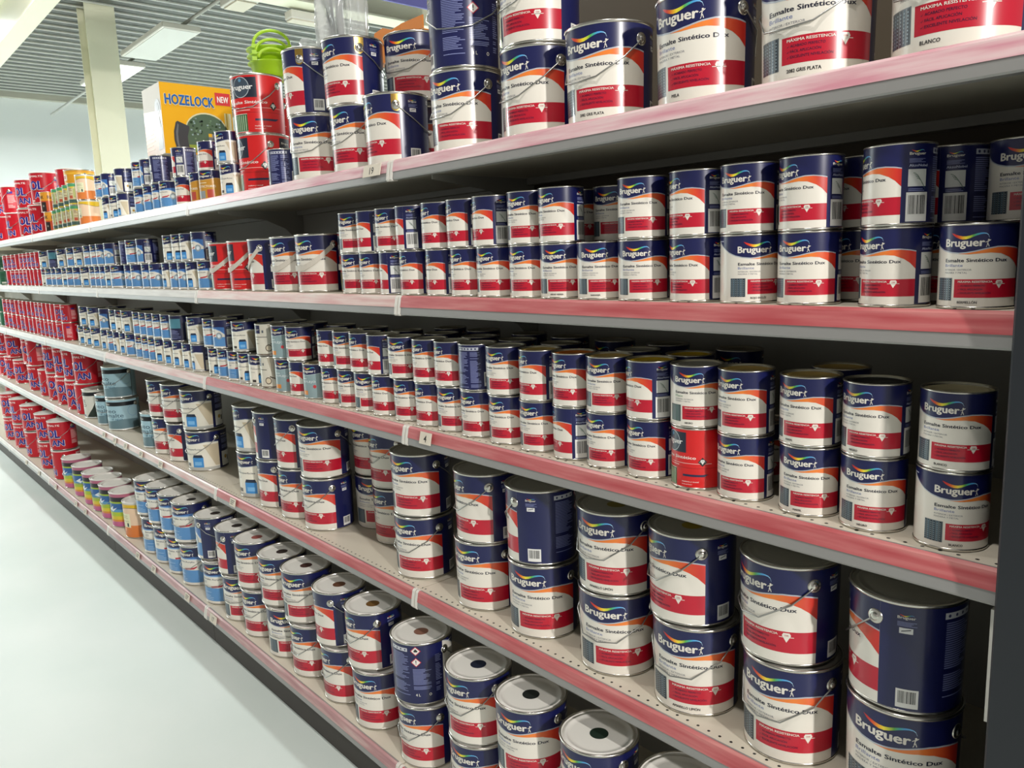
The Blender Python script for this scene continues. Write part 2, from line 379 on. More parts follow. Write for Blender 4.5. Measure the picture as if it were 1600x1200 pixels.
def stripes(a, big):
    v = .975
    for c, h in (('#b0627c', .10), ('#2b2a2e', .13), ('#9cb43c', .05), ('#2f5f9c', .17), ('#5a96c0', .08), ('#a9bf3a', .12), ('#d8c034', .10), ('#d88a3c', .06), ('#c2628e', .145)):
        a.rect(-180, 180, v - h, v, c, 0); v -= h
    for t in (0, 180): a.poly([(t - 20, .52), (t + 6, .62), (t + 2, .52), (t + 24, .58), (t + 4, .46)], '#dfe6ec', 1)
def orange(a, big):
    a.rect(-180, 180, .02, .975, '#d97b3a', 0)
    T = list(range(-180, 181, 10)); w = lambda t: .80 + .05 * math.sin(math.radians(2 * t + 40))
    a.band([(t, .93, w(t)) for t in T], 1, '#dcb324'); a.band([(t, w(t), w(t) - .012) for t in T], 1, '#5a5230'); a.band([(t, w(t) - .012, .36) + (('#e6c6a8'),) for t in T], 1); a.band([(t, .975, .93) for t in T], 1, '#cfcabc')
    for t in (0, 180): a.rect(t - 24, t + 24, .30, .68, '#e4e0bc', 2); a.disc(t - 10, .36, .045, '#4a4a3a', 3, 14, inner=.8); a.rect(t + 8, t + 16, .32, .42, '#2e4a4a', 3); a.lines(t - 20, t + 20, .46, .64, 6, '#b9b68c', 3, 2)
    for t in (-90, 90): a.rect(t - 14, t + 16, .10, .14, '#f0e0d0', 1)
def brown(a, big):
    wrap(a, '#c08a2e', NAVY); vn = [(-95, .78), (-50, .735), (-20, .69), (5, .68), (30, .70), (60, .735), (95, .72)]; navy_top(a, vn, line='#c9b58a')
    logo(a, -24, 43, .76, .08, 2); a.text('PROTECTORES', -40, .43, .075, '#e8e0cc', 2, t1=60, bold=.03); a.rect(-24, 20, .565, .59, '#e0d2b0', 2)
    a.rect(20, 50, .10, .36, '#b5483a', 2); a.rect(-50, 10, .08, .32, '#8c9496', 1); backside(a, False)
def reflejo(a, big):
    wrap(a, '#8aa0a4', '#5f7276'); vn = [(-95, .76), (-50, .735), (-20, .70), (5, .69), (30, .71), (60, .74), (95, .73)]; navy_top(a, vn, line='#b6c4c8')
    logo(a, -24, 43, .76, .08, 2); a.text('REFLEJO', -22, .47, .06, '#e4eaea', 2, t1=40); a.rect(-22, 2, .57, .585, '#dfe6e6', 2); a.disc(36, .36, .05, '#c03a40', 2, 16); a.rect(-30, 4, .12, .24, '#e08a2e', 2); backside(a, False)
def silver(a, big):
    wrap(a, '#d6d1c2', '#a9a294'); a.poly([(30, .97), (95, .97), (95, .02), (70, .02), (50, .4)], '#b3aa98', 1)
    a.rect(-45, -5, .70, .95, NAVY, 2); a.text('Bruguer', -42, .80, .05, WHITE, 3, t1=-8, bold=.02); a.rect(4, 12, .72, .80, '#5a6068', 2); a.rect(-40, 26, .58, .60, '#4a4a48', 2); a.lines(-40, -14, .38, .54, 4, '#8a867c', 2, 2)
    a.disc(30, .25, .11, '#5a4a36', 2, 22, inner=.75); a.disc(30, .25, .075, '#d9cbb0', 2, 18); a.poly([(38, .36), (84, .22), (84, .26), (38, .40)], '#4a3c2c', 2); a.rect(-95, 95, .02, .07, '#5a4a36', 1); backside(a, False)
def green(a, big):
    a.rect(-180, 180, .02, .975, '#2f6a4c', 0)
    for t in range(-180, 180, 90): a.lines(t + 5, t + 60, .42, .85, 8, '#16402c', 1, 4, .5); a.rect(t + 10, t + 50, .1, .22, '#d8dcd0', 1); a.rect(t, t + 70, .28, .36, '#1c5a38', 1)
def thin(a, big):
    a.rect(-180, 180, .02, .975, '#c9c09a', 0); a.rect(-180, 180, .84, .975, '#4f9a6a', 1); a.rect(-180, 180, .10, .26, '#44605a', 1); a.rect(-180, 180, .02, .10, '#c9b43c', 1)
    for t in range(-180, 180, 60): a.rect(t + 6, t + 34, .3, .44, '#b5563c', 2); a.rect(t + 40, t + 56, .35, .75, '#a8b070', 2); a.lines(t + 6, t + 36, .5, .8, 6, '#8a6a5a', 2, 2); a.poly([(t + 4, .84), (t + 54, .84), (t + 34, .74)], '#d6bd48', 2)
def riak(a, big):
    a.rect(-180, 180, .02, .975, '#c9502e', 0); a.rect(-180, 180, .56, .975, '#e0982a', 1)
    for t in (-90, 0, 90, 180): a.text('RIAK', t - 32, .66, .17, '#221a12', 2, t1=t + 32, bold=.04); a.rect(t + 5, t + 45, .04, .50, '#2a2220', 1); a.disc(t + 24, .3, .05, '#8a8a84', 2, 12)
def yellow(a, big):
    a.rect(-180, 180, .02, .975, '#d9982a', 0); a.rect(-180, 180, .84, .90, '#e6b23a', 1)
    for t in (0, 120, 240): a.rect(t - 14, t + 16, .64, .84, '#e8ddc8', 1); a.rect(t - 8, t + 6, .70, .80, '#c0392e', 2)

# ------------------------------------------------------------------ materials
LABEL = attr_mat('printed_tin', 0.30, 0.5, 0.25)
PLAST = attr_mat('printed_plastic', 0.38, 0.4)
TIN = mat('tinplate', '#cfccc4', .24, 1.0)
GOLDTIN = mat('gold_lacquered_tin', '#d6b260', .25, 1.0)
WIRE = mat('galvanised_wire', '#a9a9a6', .32, 1.0)
PAINT_PINK = mat('pink_strap', '#c9c2b6', .5)
LIDM = {'w': mat('white_lid', '#dedbd4', .35), 'g': mat('grey_and_shaded_lid', '#8f8d86', .4), 'o': mat('gold_lid', '#c4a866', .35, .25), 'y': mat('yellow_lid', '#c4a41e', .35), 'r': mat('orange_lid', '#c06a1c', .35),
        'k': mat('black_lid', '#232326', .35), 's': TIN, 'c': mat('cream_lid', '#cbbf9c', .4)}
WALL = mat('white_wall', '#e8ebec', .8)
CEIL = mat('ceiling_sheet', '#5b5e59', .5, .1, noise=((3, 9, 3), '#4a4d48', .35, .7))
CREAM = mat('cream_paint', '#f0eed6', .5)
FLOOR = mat('floor_paint', '#c6d0ca', .42, noise=((1.2, 1.6, 1), '#d3d9d4', .3, .7), bump=(7, .08))
DARKST = mat('dark_panel', '#a3a29b', .6)
HEADER = mat('brown_panel', '#453b2c', .6)
POST = mat('dark_blue_steel', '#1d2127', .45)
BASEK = mat('kick_plate', '#3a332e', .6)
RAIL = mat('grey_rail', '#979694', .38, .25)
CLIP = mat('white_clip', '#dcd8d0', .4)
TAGM = mat('price_paper', '#d9d0bf', .6)
INK = mat('black_ink', '#2a2826', .6)
def strip_mat(name, c1, c2, c3):
    m = bpy.data.materials.new(name); m.use_nodes = True; nt = m.node_tree; b = nt.nodes['Principled BSDF']
    tc = nt.nodes.new('ShaderNodeTexCoord'); mp = nt.nodes.new('ShaderNodeMapping'); mp.inputs['Scale'].default_value = (5, 60, 60)
    n = nt.nodes.new('ShaderNodeTexNoise'); n.inputs['Scale'].default_value = 1; n.inputs['Detail'].default_value = 6
    r = nt.nodes.new('ShaderNodeValToRGB'); e = r.color_ramp.elements
    e[0].position = .32; e[1].position = .72; e[0].color = (*lin(c1), 1); e[1].color = (*lin(c3), 1); k = e.new(.5); k.color = (*lin(c2), 1)
    nt.links.new(tc.outputs['Object'], mp.inputs[0]); nt.links.new(mp.outputs[0], n.inputs['Vector']); nt.links.new(n.outputs['Fac'], r.inputs[0]); nt.links.new(r.outputs[0], b.inputs['Base Color'])
    b.inputs['Roughness'].default_value = .38
    return m
STRIP = {'red': strip_mat('red_strip', '#b0494e', '#be6466', '#cb8682'), 'pink': strip_mat('pink_worn_strip', '#cf8f9c', '#dcb6ba', '#e4d6d2'),
         'rose': strip_mat('rose_worn_strip', '#cf9c98', '#d9b9b2', '#dfd3cb'), 'white': strip_mat('white_strip', '#b9b1ab', '#c6c0b9', '#d0cbc3'), 'dirty': strip_mat('dirty_pink_strip', '#a8757a', '#b98c8c', '#cdb3ae')}
def deck_mat():
    m = bpy.data.materials.new('perforated_deck'); m.use_nodes = True; nt = m.node_tree; b = nt.nodes['Principled BSDF']; N = nt.nodes.new; L = nt.links.new
    tc = N('ShaderNodeTexCoord'); sp = N('ShaderNodeSeparateXYZ'); L(tc.outputs['Object'], sp.inputs[0])
    def mth(op, a, v=None, w=None):
        n = N('ShaderNodeMath'); n.operation = op
        for i, x in enumerate((a, v, w)):
            if x is None: continue
            if isinstance(x, (int, float)): n.inputs[i].default_value = x
            else: L(x, n.inputs[i])
        return n.outputs[0]
    px, y0, step = .025, .008, .025
    fx = mth('SUBTRACT', mth('FRACT', mth('DIVIDE', sp.outputs[0], px)), .5); fx = mth('MULTIPLY', fx, px)
    yy = mth('SUBTRACT', sp.outputs[1], y0); fy = mth('MULTIPLY', mth('SUBTRACT', mth('FRACT', mth('DIVIDE', yy, step)), .5), step)
    d = mth('SQRT', mth('ADD', mth('MULTIPLY', fx, fx), mth('MULTIPLY', fy, fy)))
    hole = mth('MULTIPLY', mth('LESS_THAN', d, .003), mth('MULTIPLY', mth('GREATER_THAN', sp.outputs[1], y0), mth('LESS_THAN', sp.outputs[1], y0 + step)))
    hole = mth('MULTIPLY', hole, mth('GREATER_THAN', sp.outputs[2], -.002))
    mx = N('ShaderNodeMix'); mx.data_type = 'RGBA'; L(hole, mx.inputs['Factor']); mx.inputs['A'].default_value = (*lin('#cfc7b6'), 1); mx.inputs['B'].default_value = (*lin('#1c1a18'), 1)
    L(mx.outputs['Result'], b.inputs['Base Color']); b.inputs['Roughness'].default_value = .45
    return m
DECKM = deck_mat()
UNDER = mat('shelf_steel', '#9a9992', .5)

# ------------------------------------------------------------------ the hall
bm = bmesh.new(); box(bm, -14.5, 5, -6, 8, -.16, -.06); struct(obj('floor', bm, FLOOR))
bm = bmesh.new(); box(bm, -14.3, -14, -6, 8, -.06, 4.4); struct(obj('wall_far', bm, WALL))
bm = bmesh.new()   # corrugated roof sheet, ribs across the aisle
xs = []; x = -14.0
while x < 1.0: xs += [(x, 4.16), (x + .14, 4.16), (x + .16, 4.205), (x + .19, 4.205)]; x += .21
for (xa, za), (xb, zb) in zip(xs, xs[1:]):
    bm.faces.new([bm.verts.new(p) for p in ((xa, -6, za), (xb, -6, zb), (xb, 8, zb), (xa, 8, za))])
struct(obj('ceiling', bm, CEIL))
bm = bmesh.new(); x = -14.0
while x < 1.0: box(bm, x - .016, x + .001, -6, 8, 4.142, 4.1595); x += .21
o = obj('lit_ribs', bm, mat('lit_rib_paint', '#d2d3cd', .45)); o.parent = bpy.data.objects['ceiling']  # pale strips paint in the bright, lit faces of the roof ribs
bm = bmesh.new(); box(bm, -13.999, -13.9, -6, 8, 4.075, 4.165); struct(obj('trim_1', bm, mat('wall_trim', '#b9b6a8', .6)))
def ibeam(bm, c, ax, half, w, h, t=.014):   # I-section along an axis
    cx, cy, cz = c
    if ax == 'z':
        box(bm, cx - h / 2, cx - h / 2 + t, cy - w / 2, cy + w / 2, cz - half, cz + half); box(bm, cx + h / 2 - t, cx + h / 2, cy - w / 2, cy + w / 2, cz - half, cz + half)
        box(bm, cx - h / 2 + t, cx + h / 2 - t, cy - t / 2, cy + t / 2, cz - half, cz + half)
    elif ax == 'y':
        box(bm, cx - w / 2, cx + w / 2, cy - half, cy + half, cz - h / 2, cz - h / 2 + t); box(bm, cx - w / 2, cx + w / 2, cy - half, cy + half, cz + h / 2 - t, cz + h / 2)
        box(bm, cx - t / 2, cx + t / 2, cy - half, cy + half, cz - h / 2 + t, cz + h / 2 - t)
    else:
        box(bm, cx - half, cx + half, cy - w / 2, cy + w / 2, cz - h / 2, cz - h / 2 + t); box(bm, cx - half, cx + half, cy - w / 2, cy + w / 2, cz + h / 2 - t, cz + h / 2)
        box(bm, cx - half, cx + half, cy - t / 2, cy + t / 2, cz - h / 2 + t, cz + h / 2 - t)
bm = bmesh.new(); ibeam(bm, (-9.14, 1.36, 2.05), 'z', 2.11, .28, .28); o = struct(obj('column', bm, CREAM))
bm = bmesh.new(); ibeam(bm, (-5.95, 3.0, 3.68), 'y', 3.6, .2, .36); struct(obj('roof_beam', bm, CREAM))
bm = bmesh.new(); ibeam(bm, (-7.2, .41, 3.68), 'x', 6.6, .15, .36); struct(obj('roof_beam', bm, CREAM))
# ceiling lamps on a conduit
def panel(x, label, lit):
    t = empty('ceiling_lamp', label, 'lamp', (x, 1.595, 3.604), 0, None)
    bm = bmesh.new(); box(bm, -.62, .62, -.17, .17, 0, .05); bevel(bm, .006, 1); obj('housing', bm, CLIP, t)
    m = mat('lit_diffuser' if lit else 'unlit_diffuser', '#d4d4cf', .5)
    if lit:
        b = m.node_tree.nodes['Principled BSDF']; b.inputs['Emission Color'].default_value = (.95, 1, .98, 1); b.inputs['Emission Strength'].default_value = 5
    bm = bmesh.new(); box(bm, -.6, .6, -.15, .15, -.004, .002); obj('diffuser', bm, m, t)
    for sx in (-.4, .4):
        bm = bmesh.new(); tube(bm, [(sx, .02, .05), (sx, .10, .105)], .006); obj('hanger', bm, WIRE, t)
panel(-8.08, 'long white ceiling lamp panel, switched off, hanging from a conduit', False)
panel(-9.66, 'glowing white ceiling lamp panel beside the cream column', True)
bm = bmesh.new(); tube(bm, [(-13, 1.70, 3.72), (-5.9, 1.70, 3.72)], .016, 8); tag(obj('conduit', bm, mat('conduit_grey', '#b4b4ae', .5)), 'thin grey conduit pipe running along the roof above the lamp panels', 'pipe')
t = empty('junction_box', 'small white box on the conduit near the cream roof beam', 'box', (-6.45, 1.70, 3.58)); bm = bmesh.new(); box(bm, -.16, .16, -.1, .1, 0, .10); bevel(bm, .01); obj('box_body', bm, CLIP, t)
bm = bmesh.new(); box(bm, -.13, .13, -.08, .08, -.012, 0); obj('cover', bm, TAGM, t)

# ------------------------------------------------------------------ gondola
JX = [-.340, -1.79, -3.265, -4.745, -6.22, -7.70, -9.18, -10.66, -12.14]
DZ = {1: 1.7818, 2: 1.4331, 3: 1.0795, 4: .6048, 5: .103}
YF = {1: 0, 2: 0, 3: 0, 4: 0, 5: -.09}
YB = .47
g = empty('gondola_frame', 'dark steel gondola frame carrying all five shelf levels', 'shelving', (0, 0, 0))
for i, x in enumerate(JX):
    if i == 0: x -= .03
    bm = bmesh.new(); box(bm, x - .022, x + .022, YB, YB + .06, -.06, 1.9 if i > 1 else 2.62); obj('upright', bm, DARKST, g)
for i, (xa, xb) in enumerate(zip(JX, JX[1:])):
    bm = bmesh.new(); top = 1.86 if i > 0 else 2.6
    box(bm, xb + .024, xa - (.024 if i else .056), YB - .001, YB + .03, .1, 1.70 if i == 0 else top); obj('back_panel', bm, DARKST, g)
    if i == 0:
        bm = bmesh.new(); box(bm, xb + .024, xa - .056, YB - .001, YB + .03, 1.702, top); obj('top_panel', bm, HEADER, g)
    bm = bmesh.new(); box(bm, xb + .002, xa - (.002 if i else .012), -.072, -.057, -.06, .05); obj('kick_plate', bm, BASEK, g)
ORDW = ['zeroth', 'first', 'second', 'third', 'fourth', 'fifth', 'sixth', 'seventh', 'eighth', 'ninth', 'tenth', 'eleventh', 'twelfth', 'thirteenth', 'fourteenth', 'fifteenth', 'sixteenth', 'seventeenth', 'eighteenth', 'nineteenth', 'twentieth']
TENS = {20: 'twenty', 30: 'thirty'}
def ordw(n): return ORDW[n] if n <= 20 else TENS[n // 10 * 10] + '-' + ORDW[n % 10] if n % 10 else 'thirtieth'
LEV = {1: 'top shelf', 2: 'second shelf', 3: 'third shelf', 4: 'fourth shelf', 5: 'bottom shelf'}
SCOL = {1: ['pink', 'pink', 'white', 'white', 'white', 'white', 'white', 'white'], 2: ['red', 'rose', 'white', 'white', 'white', 'white', 'white'], 3: ['red', 'red', 'rose', 'white', 'white', 'white', 'white'],
        4: ['red', 'red', 'rose', 'rose', 'white', 'white', 'white'], 5: ['red', 'dirty', 'dirty', 'dirty', 'white', 'white', 'white']}
SW = {'red': 'red', 'pink': 'worn pink', 'rose': 'faded pink', 'white': 'whitish', 'dirty': 'dirty pink'}
for s in range(1, 6):
    for i, (xa, xb) in enumerate(zip(JX, JX[1:])):
        c = (SCOL[s] + ['white'] * 3)[i]; yf = YF[s]
        if s == 1 and i == 0: xa = -.10
        L = xa - xb - .004; t = empty('shelf_board', f'{LEV[s]} board with {SW[c]} price rail, {ordw(i + 1)} bay from the dark post', 'shelf', ((xa + xb) / 2, 0, DZ[s]), 0, f'boards of the {LEV[s]}')
        h = L / 2
        bm = bmesh.new(); box(bm, -h, h, yf + .006, YB - .002, -.030, 0); d = obj('deck', bm, DECKM, t)
        bm = bmesh.new(); box(bm, -h, h, yf + .012, yf + .026, -.046, -.031); box(bm, -h, h, YB - .03, YB - .002, -.05, -.031); obj('stiffener', bm, UNDER, t)
        bm = bmesh.new(); prism(bm, [(yf + .006, .001), (yf - .001, .001), (yf - .005, -.003), (yf - .0095, -.024), (yf - .0125, -.046), (yf - .011, -.049), (yf + .004, -.049), (yf + .006, -.046)], -h + .012, h - (.012 if i else 0)); obj('price_rail', bm, RAIL, t)
        bm = bmesh.new(); prism(bm, [(yf + .002, .0012), (yf - .0015, .0022), (yf - .0064, -.0025), (yf - .0119, -.0285), (yf - .0104, -.0285), (yf - .0052, -.003)], -h + .012, h - (.012 if i else 0)); obj('rail_strip', bm, STRIP[c], t)
        for e in (-1, 1):
            if e > 0 and i == 0: continue
            bm = bmesh.new(); xe = e * (h - .006)
            prism(bm, [(yf + .006, .002), (yf - .002, .002), (yf - .007, -.003), (yf - .0115, -.024), (yf - .0145, -.047), (yf - .012, -.051), (yf + .004, -.051)], xe - .0055, xe + .0055); obj('rail_end_cap', bm, CLIP, t)
            if s < 5 and e < 0:
                bm = bmesh.new(); xe = e * (h - .03)
                prism(bm, [(YB - .031, -.0505), (YB - .031, -.032), (.10, -.032), (.10, -.045), (.30, -.070), (.385, -.105), (YB - .002, -.19), (YB - .002, -.0505)], xe - .002, xe + .002); obj('bracket', bm, DARKST, t)
t = empty('end_post', 'dark blue-grey steel end post closing the near end of the shelving', 'post', (-.342, 0, 0))
bm = bmesh.new(); box(bm, .004, .12, -.03, .56, -.06, 1.72); bevel(bm, .003, 1); obj('post_body', bm, POST, t)
bm = bmesh.new(); box(bm, -.008, .003, .0, .012, .85, 1.02); obj('edge_clip', bm, CLIP, t)
for k in range(3):
    bm = bmesh.new(); lathe(bm, [(0, -.002), (.005, -.002), (.005, .001), (0, .002)], 12, xf=Matrix.Translation((.04, -.016, .35 + .4 * k)) @ Matrix.Rotation(PI / 2, 4, 'X')); obj('bolt', bm, TIN, t)

# price tags clipped on the rails
def price_tag(s, x, w, txt, label):
    yf = YF[s]; t = empty('price_tag', label, 'price tag', (x, yf - .0075, DZ[s] - .004), 0, 'price tags on the rails'); t.rotation_euler = (math.radians(-13), 0, 0)
    bm = bmesh.new(); box(bm, -w / 2, w / 2, -.0065, -.0045, -.030, .002); obj('card', bm, TAGM, t)
    if txt:
        v, tr, x0, x1 = glyphs(txt, .01); sc = .019 / CAP; bm = bmesh.new()
        P = [bm.verts.new(((p[0] - (x0 + x1) / 2) * sc, -.0068, -.024 + p[1] * sc)) for p in v]
        for a in tr: bm.faces.new([P[i] for i in a])
        obj('number', bm, INK, t)
    else:
        bm = bmesh.new()
        for k in range(3): box(bm, -w * .34, w * (.34 - .12 * k), -.0068, -.0062, -.008 - .007 * k, -.0055 - .007 * k)
        obj('print', bm, INK, t)
TAGS = [
    (1, -1.867, 0.085, '19', 'paper price tag reading 19 on the top shelf rail'),
    (3, -1.685, 0.05, '4', 'paper price tag reading 4 on the third shelf rail'),
    (5, -3.165, 0.07, '17', 'paper price tag reading 17 on the bottom shelf rail'),
    (4, -3.068, 0.055, '', 'faded paper price tag on the fourth shelf rail, first from the near end'),
    (4, -3.947, 0.055, '', 'faded paper price tag on the fourth shelf rail, second from the near end'),
    (4, -4.253, 0.055, '', 'faded paper price tag on the fourth shelf rail, third from the near end'),
    (4, -4.52, 0.055, '', 'faded paper price tag on the fourth shelf rail, fourth from the near end'),
    (4, -4.723, 0.055, '', 'faded paper price tag on the fourth shelf rail, fifth from the near end'),
    (4, -4.94, 0.055, '', 'faded paper price tag on the fourth shelf rail, sixth from the near end'),
    (5, -3.468, 0.055, '', 'faded paper price tag on the bottom shelf rail, first from the near end'),
    (5, -3.926, 0.055, '', 'faded paper price tag on the bottom shelf rail, second from the near end'),
    (5, -4.177, 0.055, '', 'faded paper price tag on the bottom shelf rail, third from the near end'),
    (5, -5.209, 0.055, '', 'faded paper price tag on the bottom shelf rail, fourth from the near end'),
    (5, -5.435, 0.055, '', 'faded paper price tag on the bottom shelf rail, fifth from the near end'),
    (5, -5.987, 0.055, '', 'faded paper price tag on the bottom shelf rail, sixth from the near end'),
    (5, -6.511, 0.055, '', 'faded paper price tag on the bottom shelf rail, seventh from the near end'),
    (5, -6.965, 0.055, '', 'faded paper price tag on the bottom shelf rail, eighth from the near end')]
for a in TAGS: price_tag(*a)

# ------------------------------------------------------------------ can kinds
TR, TH = .0508, .118
PR, PH = .0902, .187
def tin_wall(v): return TR - .0012
def pail_wall(v): return PR - .0055 + .003 * v
KINDS = {}
def ring_mesh(name, prof): bm = bmesh.new(); lathe(bm, prof); me = bpy.data.meshes.new(name); bm.to_mesh(me); bm.free(); return me
def tin_parts(R, H, tagn):
    b = R - .0012
    rim = ring_mesh('tin_rim' + tagn, [(b - .001, H * .972), (b + .0004, H * .974), (R, H * .980), (R, H * .992), (R - .001, H), (R - .0028, H - .0004), (R - .0036, H - .006)])
    bot = ring_mesh('tin_foot' + tagn, [(b - .001, .0045), (b + .0004, .0042), (R, .003), (R - .0004, .0006), (R - .002, 0), (0, .0015)])
    lid = ring_mesh('tin_lid' + tagn, [(R - .0034, H - .0045), (R - .0050, H - .0062), (R - .0085, H - .0062), (R - .0095, H - .0032), (R - .0135, H - .0032), (R - .0145, H - .0062), (0, H - .0056)])
    return rim, bot, lid
def pail_parts(R, H, tagn):
    b = pail_wall(1) + (R - PR); b0 = pail_wall(0) + (R - PR)
    rim = ring_mesh('pail_rim' + tagn, [(b - .001, H * .962), (b + .0012, H * .966), (R - .001, H * .974), (R, H * .985), (R - .0008, H - .0012), (R - .003, H), (R - .005, H - .001), (R - .0055, H - .006)])
    bot = ring_mesh('pail_foot' + tagn, [(b0 - .001, .006), (b0 + .0006, .0055), (b0 + .001, .003), (b0 - .0005, .0005), (b0 - .003, 0), (0, .002)])
    lid = ring_mesh('pail_lid' + tagn, [(R - .0054, H - .0035), (R - .0075, H - .0075), (R - .011, H - .0075), (R - .0125, H - .0035), (R - .0175, H - .0035), (R - .0195, H - .0070), (R - .030, H - .0066), (0, H - .0066)])
    return rim, bot, lid
_parts = {}
def shell(k):
    R, H = size(k)
    if (R, H) not in _parts:
        _parts[R, H] = (pail_parts if H > .15 else tin_parts)(R, H, '')
        for me in _parts[R, H]: me.materials.append(TIN)
    return _parts[R, H]
bm = bmesh.new(); lathe(bm, [(.021, PH - .0064), (.021, PH - .0061), (0, PH - .0061)], 40, smooth=False); SPOT = bpy.data.meshes.new('colour_spot'); bm.to_mesh(SPOT); bm.free()
def lug_mesh(sgn, R):
    bm = bmesh.new(); z = PH * .815
    lathe(bm, [(.0125, -.002), (.0125, .0016), (.0105, .0030), (.0072, .0022), (.0062, .0046), (.0042, .0058), (0, .0060)], 20, xf=Matrix.Translation((sgn * (R - .0037), 0, z)) @ Matrix.Rotation(sgn * PI / 2, 4, 'Y'))
    me = bpy.data.meshes.new('lug'); bm.to_mesh(me); bm.free(); return me
LUGS = [lug_mesh(-1, PR), lug_mesh(1, PR)]
def bail_mesh(sy, strap=False):
    bm = bmesh.new(); R = PR - .001; z0 = PH * .815; drop = (.066, .074)[sy > 0]
    P = []
    for t in ((0, 6, 26, 62, 90, 118, 154, 174, 180) if not strap else range(0, 181, 10)):
        k = {26: 1.018, 154: 1.018, 62: 1.022, 118: 1.022, 90: 1.016}.get(t, 1.0)
        a = math.radians(t); P.append(((R + .0012) * math.cos(a) * k, sy * (R + .0006) * math.sin(a) * k * -1, z0 - drop * min(1, math.sin(a) * 1.06)))
    if strap:
        rows = []
        for p in P:
            q = Vector((p[0], p[1], 0)).normalized(); r = R - .0008
            rows.append([bm.verts.new((q.x * rr, q.y * rr, p[2] + dz)) for rr, dz in ((r, -.009), (r, .009), (r + .0025, .009), (r + .0025, -.009))])
        for a, b in zip(rows, rows[1:]):
            for k in range(4): bm.faces.new((a[k], a[(k + 1) % 4], b[(k + 1) % 4], b[k]))
        bm.faces.new(rows[0]); bm.faces.new(rows[-1][::-1]); bmesh.ops.recalc_face_normals(bm, faces=bm.faces)
    else: tube(bm, P, .0016, 6)
    me = bpy.data.meshes.new('bail'); bm.to_mesh(me); bm.free(); return me
BAIL = [bail_mesh(1), bail_mesh(-1), bail_mesh(1, True)]
def plate_mesh(sgn):
    a = Art(PR, PH); t = 90 * sgn; k = a.k; w = 8.5
    a.poly([(t - w, .965), (t - w, .80)] + [(t - w * math.cos(x), .80 - w / k * math.sin(x)) for x in (.4, .8, 1.2, 1.57, 1.94, 2.34, 2.74)] + [(t + w, .80), (t + w, .965)], '#ffffff', 4)
    return a.mesh('lug_plate', pail_wall)
PLATES = [plate_mesh(-1), plate_mesh(1)]
ART = {'z': dux, 'd': dux, 'D': dux, 'r': redcan, 'R': redcan, 'q': dux, 'Q': redcan, 'm': multi, 'M': multi, 'a': acr, 'A': acr, 'b': brown, 'g': reflejo, 's': silver, 'n': neo, 'w': lambda a, b: neo(a, b, True), 't': stripes, 'o': orange, 'O': orange,
       'k': kol, 'K': kol, 'e': green, 'v': thin, 'y': riak, 'Y': yellow, 'x': lambda a, b: dux(a, b, True)}
SIZE = {'R': (.093, .207), 'z': (.0905, .198), 'K': (.0905, .204), 't': (.0902, .198), 'o': (.0902, .2), 'y': (.05, .13), 'O': (.056, .140), 'v': (.042, .125), 'M': (.0925, .187)}
def size(k): return SIZE.get(k, (PR, PH) if k in 'DqQAKnwtoY' else (TR, TH))
BODY = {}
def body(k):
    if k not in BODY:
        R, H = size(k); a = Art(R, H); big = H > .15; ART[k](a, big)
        w = (lambda v: pail_wall(v) + R - PR) if big else (lambda v: R - .0012)
        BODY[k] = a.mesh('body_' + k, w, eps=.00014 if not big else .00018)
    return BODY[k]
LOOK = {'z': 'tall navy, white and red enamel pail', 'd': 'navy, white and red enamel tin', 'D': 'navy, white and red enamel pail', 'r': 'red enamel tin with a green gate picture', 'R': 'red enamel pail with dark oval badge', 'q': 'navy white red pail with white strap', 'Q': 'red pail with white strap handle',
        'm': 'navy and cream multi-surface tin', 'M': 'wide navy and white multi-surface pail', 'a': 'navy and sky-blue acrylic tin', 'A': 'navy and sky-blue acrylic pail', 'b': 'navy and ochre wood-protector tin', 'g': 'navy and grey enamel tin', 's': 'pale tin with paint-bowl picture',
        'n': 'pale blue pail with black band', 'w': 'cream pail with black band', 't': 'rainbow-striped paint pail', 'o': 'orange and yellow paint pail', 'O': 'tall orange and yellow tin', 'k': 'small red tin with blue lettering', 'K': 'red pail with big blue lettering',
        'e': 'green tin', 'v': 'slim green-topped tin', 'y': 'orange tin with black lettering', 'Y': 'big yellow pail', 'x': 'navy, white and red matt tin'}
CAT = {}
GRP = {'z': 'tall enamel pails', 'd': 'enamel tins', 'D': 'enamel pails', 'm': 'multi-surface tins', 'a': 'acrylic tins', 'A': 'acrylic pails', 'k': 'small red tins', 'K': 'red pails', 't': 'striped pails', 'n': 'pale blue pails', 'v': 'slim green-topped tins', 'O': 'tall orange tins', 'g': 'grey enamel tins',
       's': 'paint-bowl tins', 'M': 'wide multi-surface pails', 'q': 'strap-handled enamel pails', 'Q': 'strap-handled red pails', 'e': 'green tins', 'b': 'wood-protector tins', 'R': 'red enamel pails', 'y': 'orange tins'}
def part(name, me, m, parent, own=False):
    o = bpy.data.objects.new(name, me); COL.objects.link(o); o.parent = parent
    if own: o.material_slots[0].link = 'OBJECT'; o.material_slots[0].material = m
    elif not me.materials: me.materials.append(m)
    return o
SPOT.materials.append(TIN)
for me in PLATES: me.materials.append(GOLDTIN)
SPOTM = {}
def spotm(h):
    if h not in SPOTM: SPOTM[h] = mat('spot_' + h.strip('#'), h, .45)
    return SPOTM[h]
_names = {}
def shade_name(txt, k, parent, t0=1, v=.070, cap=.030):
    R, H = size(k)
    if (txt, k) not in _names:
        a = Art(R, H); a.text(txt, t0, v, cap, '#1c1b22', 3, bold=.03)
        _names[(txt, k)] = a.mesh('shade_name', (lambda v: pail_wall(v)) if H > .15 else (lambda v: R - .0012)); _names[(txt, k)].materials.append(LABEL)
    part('shade_name', _names[(txt, k)], LABEL, parent)
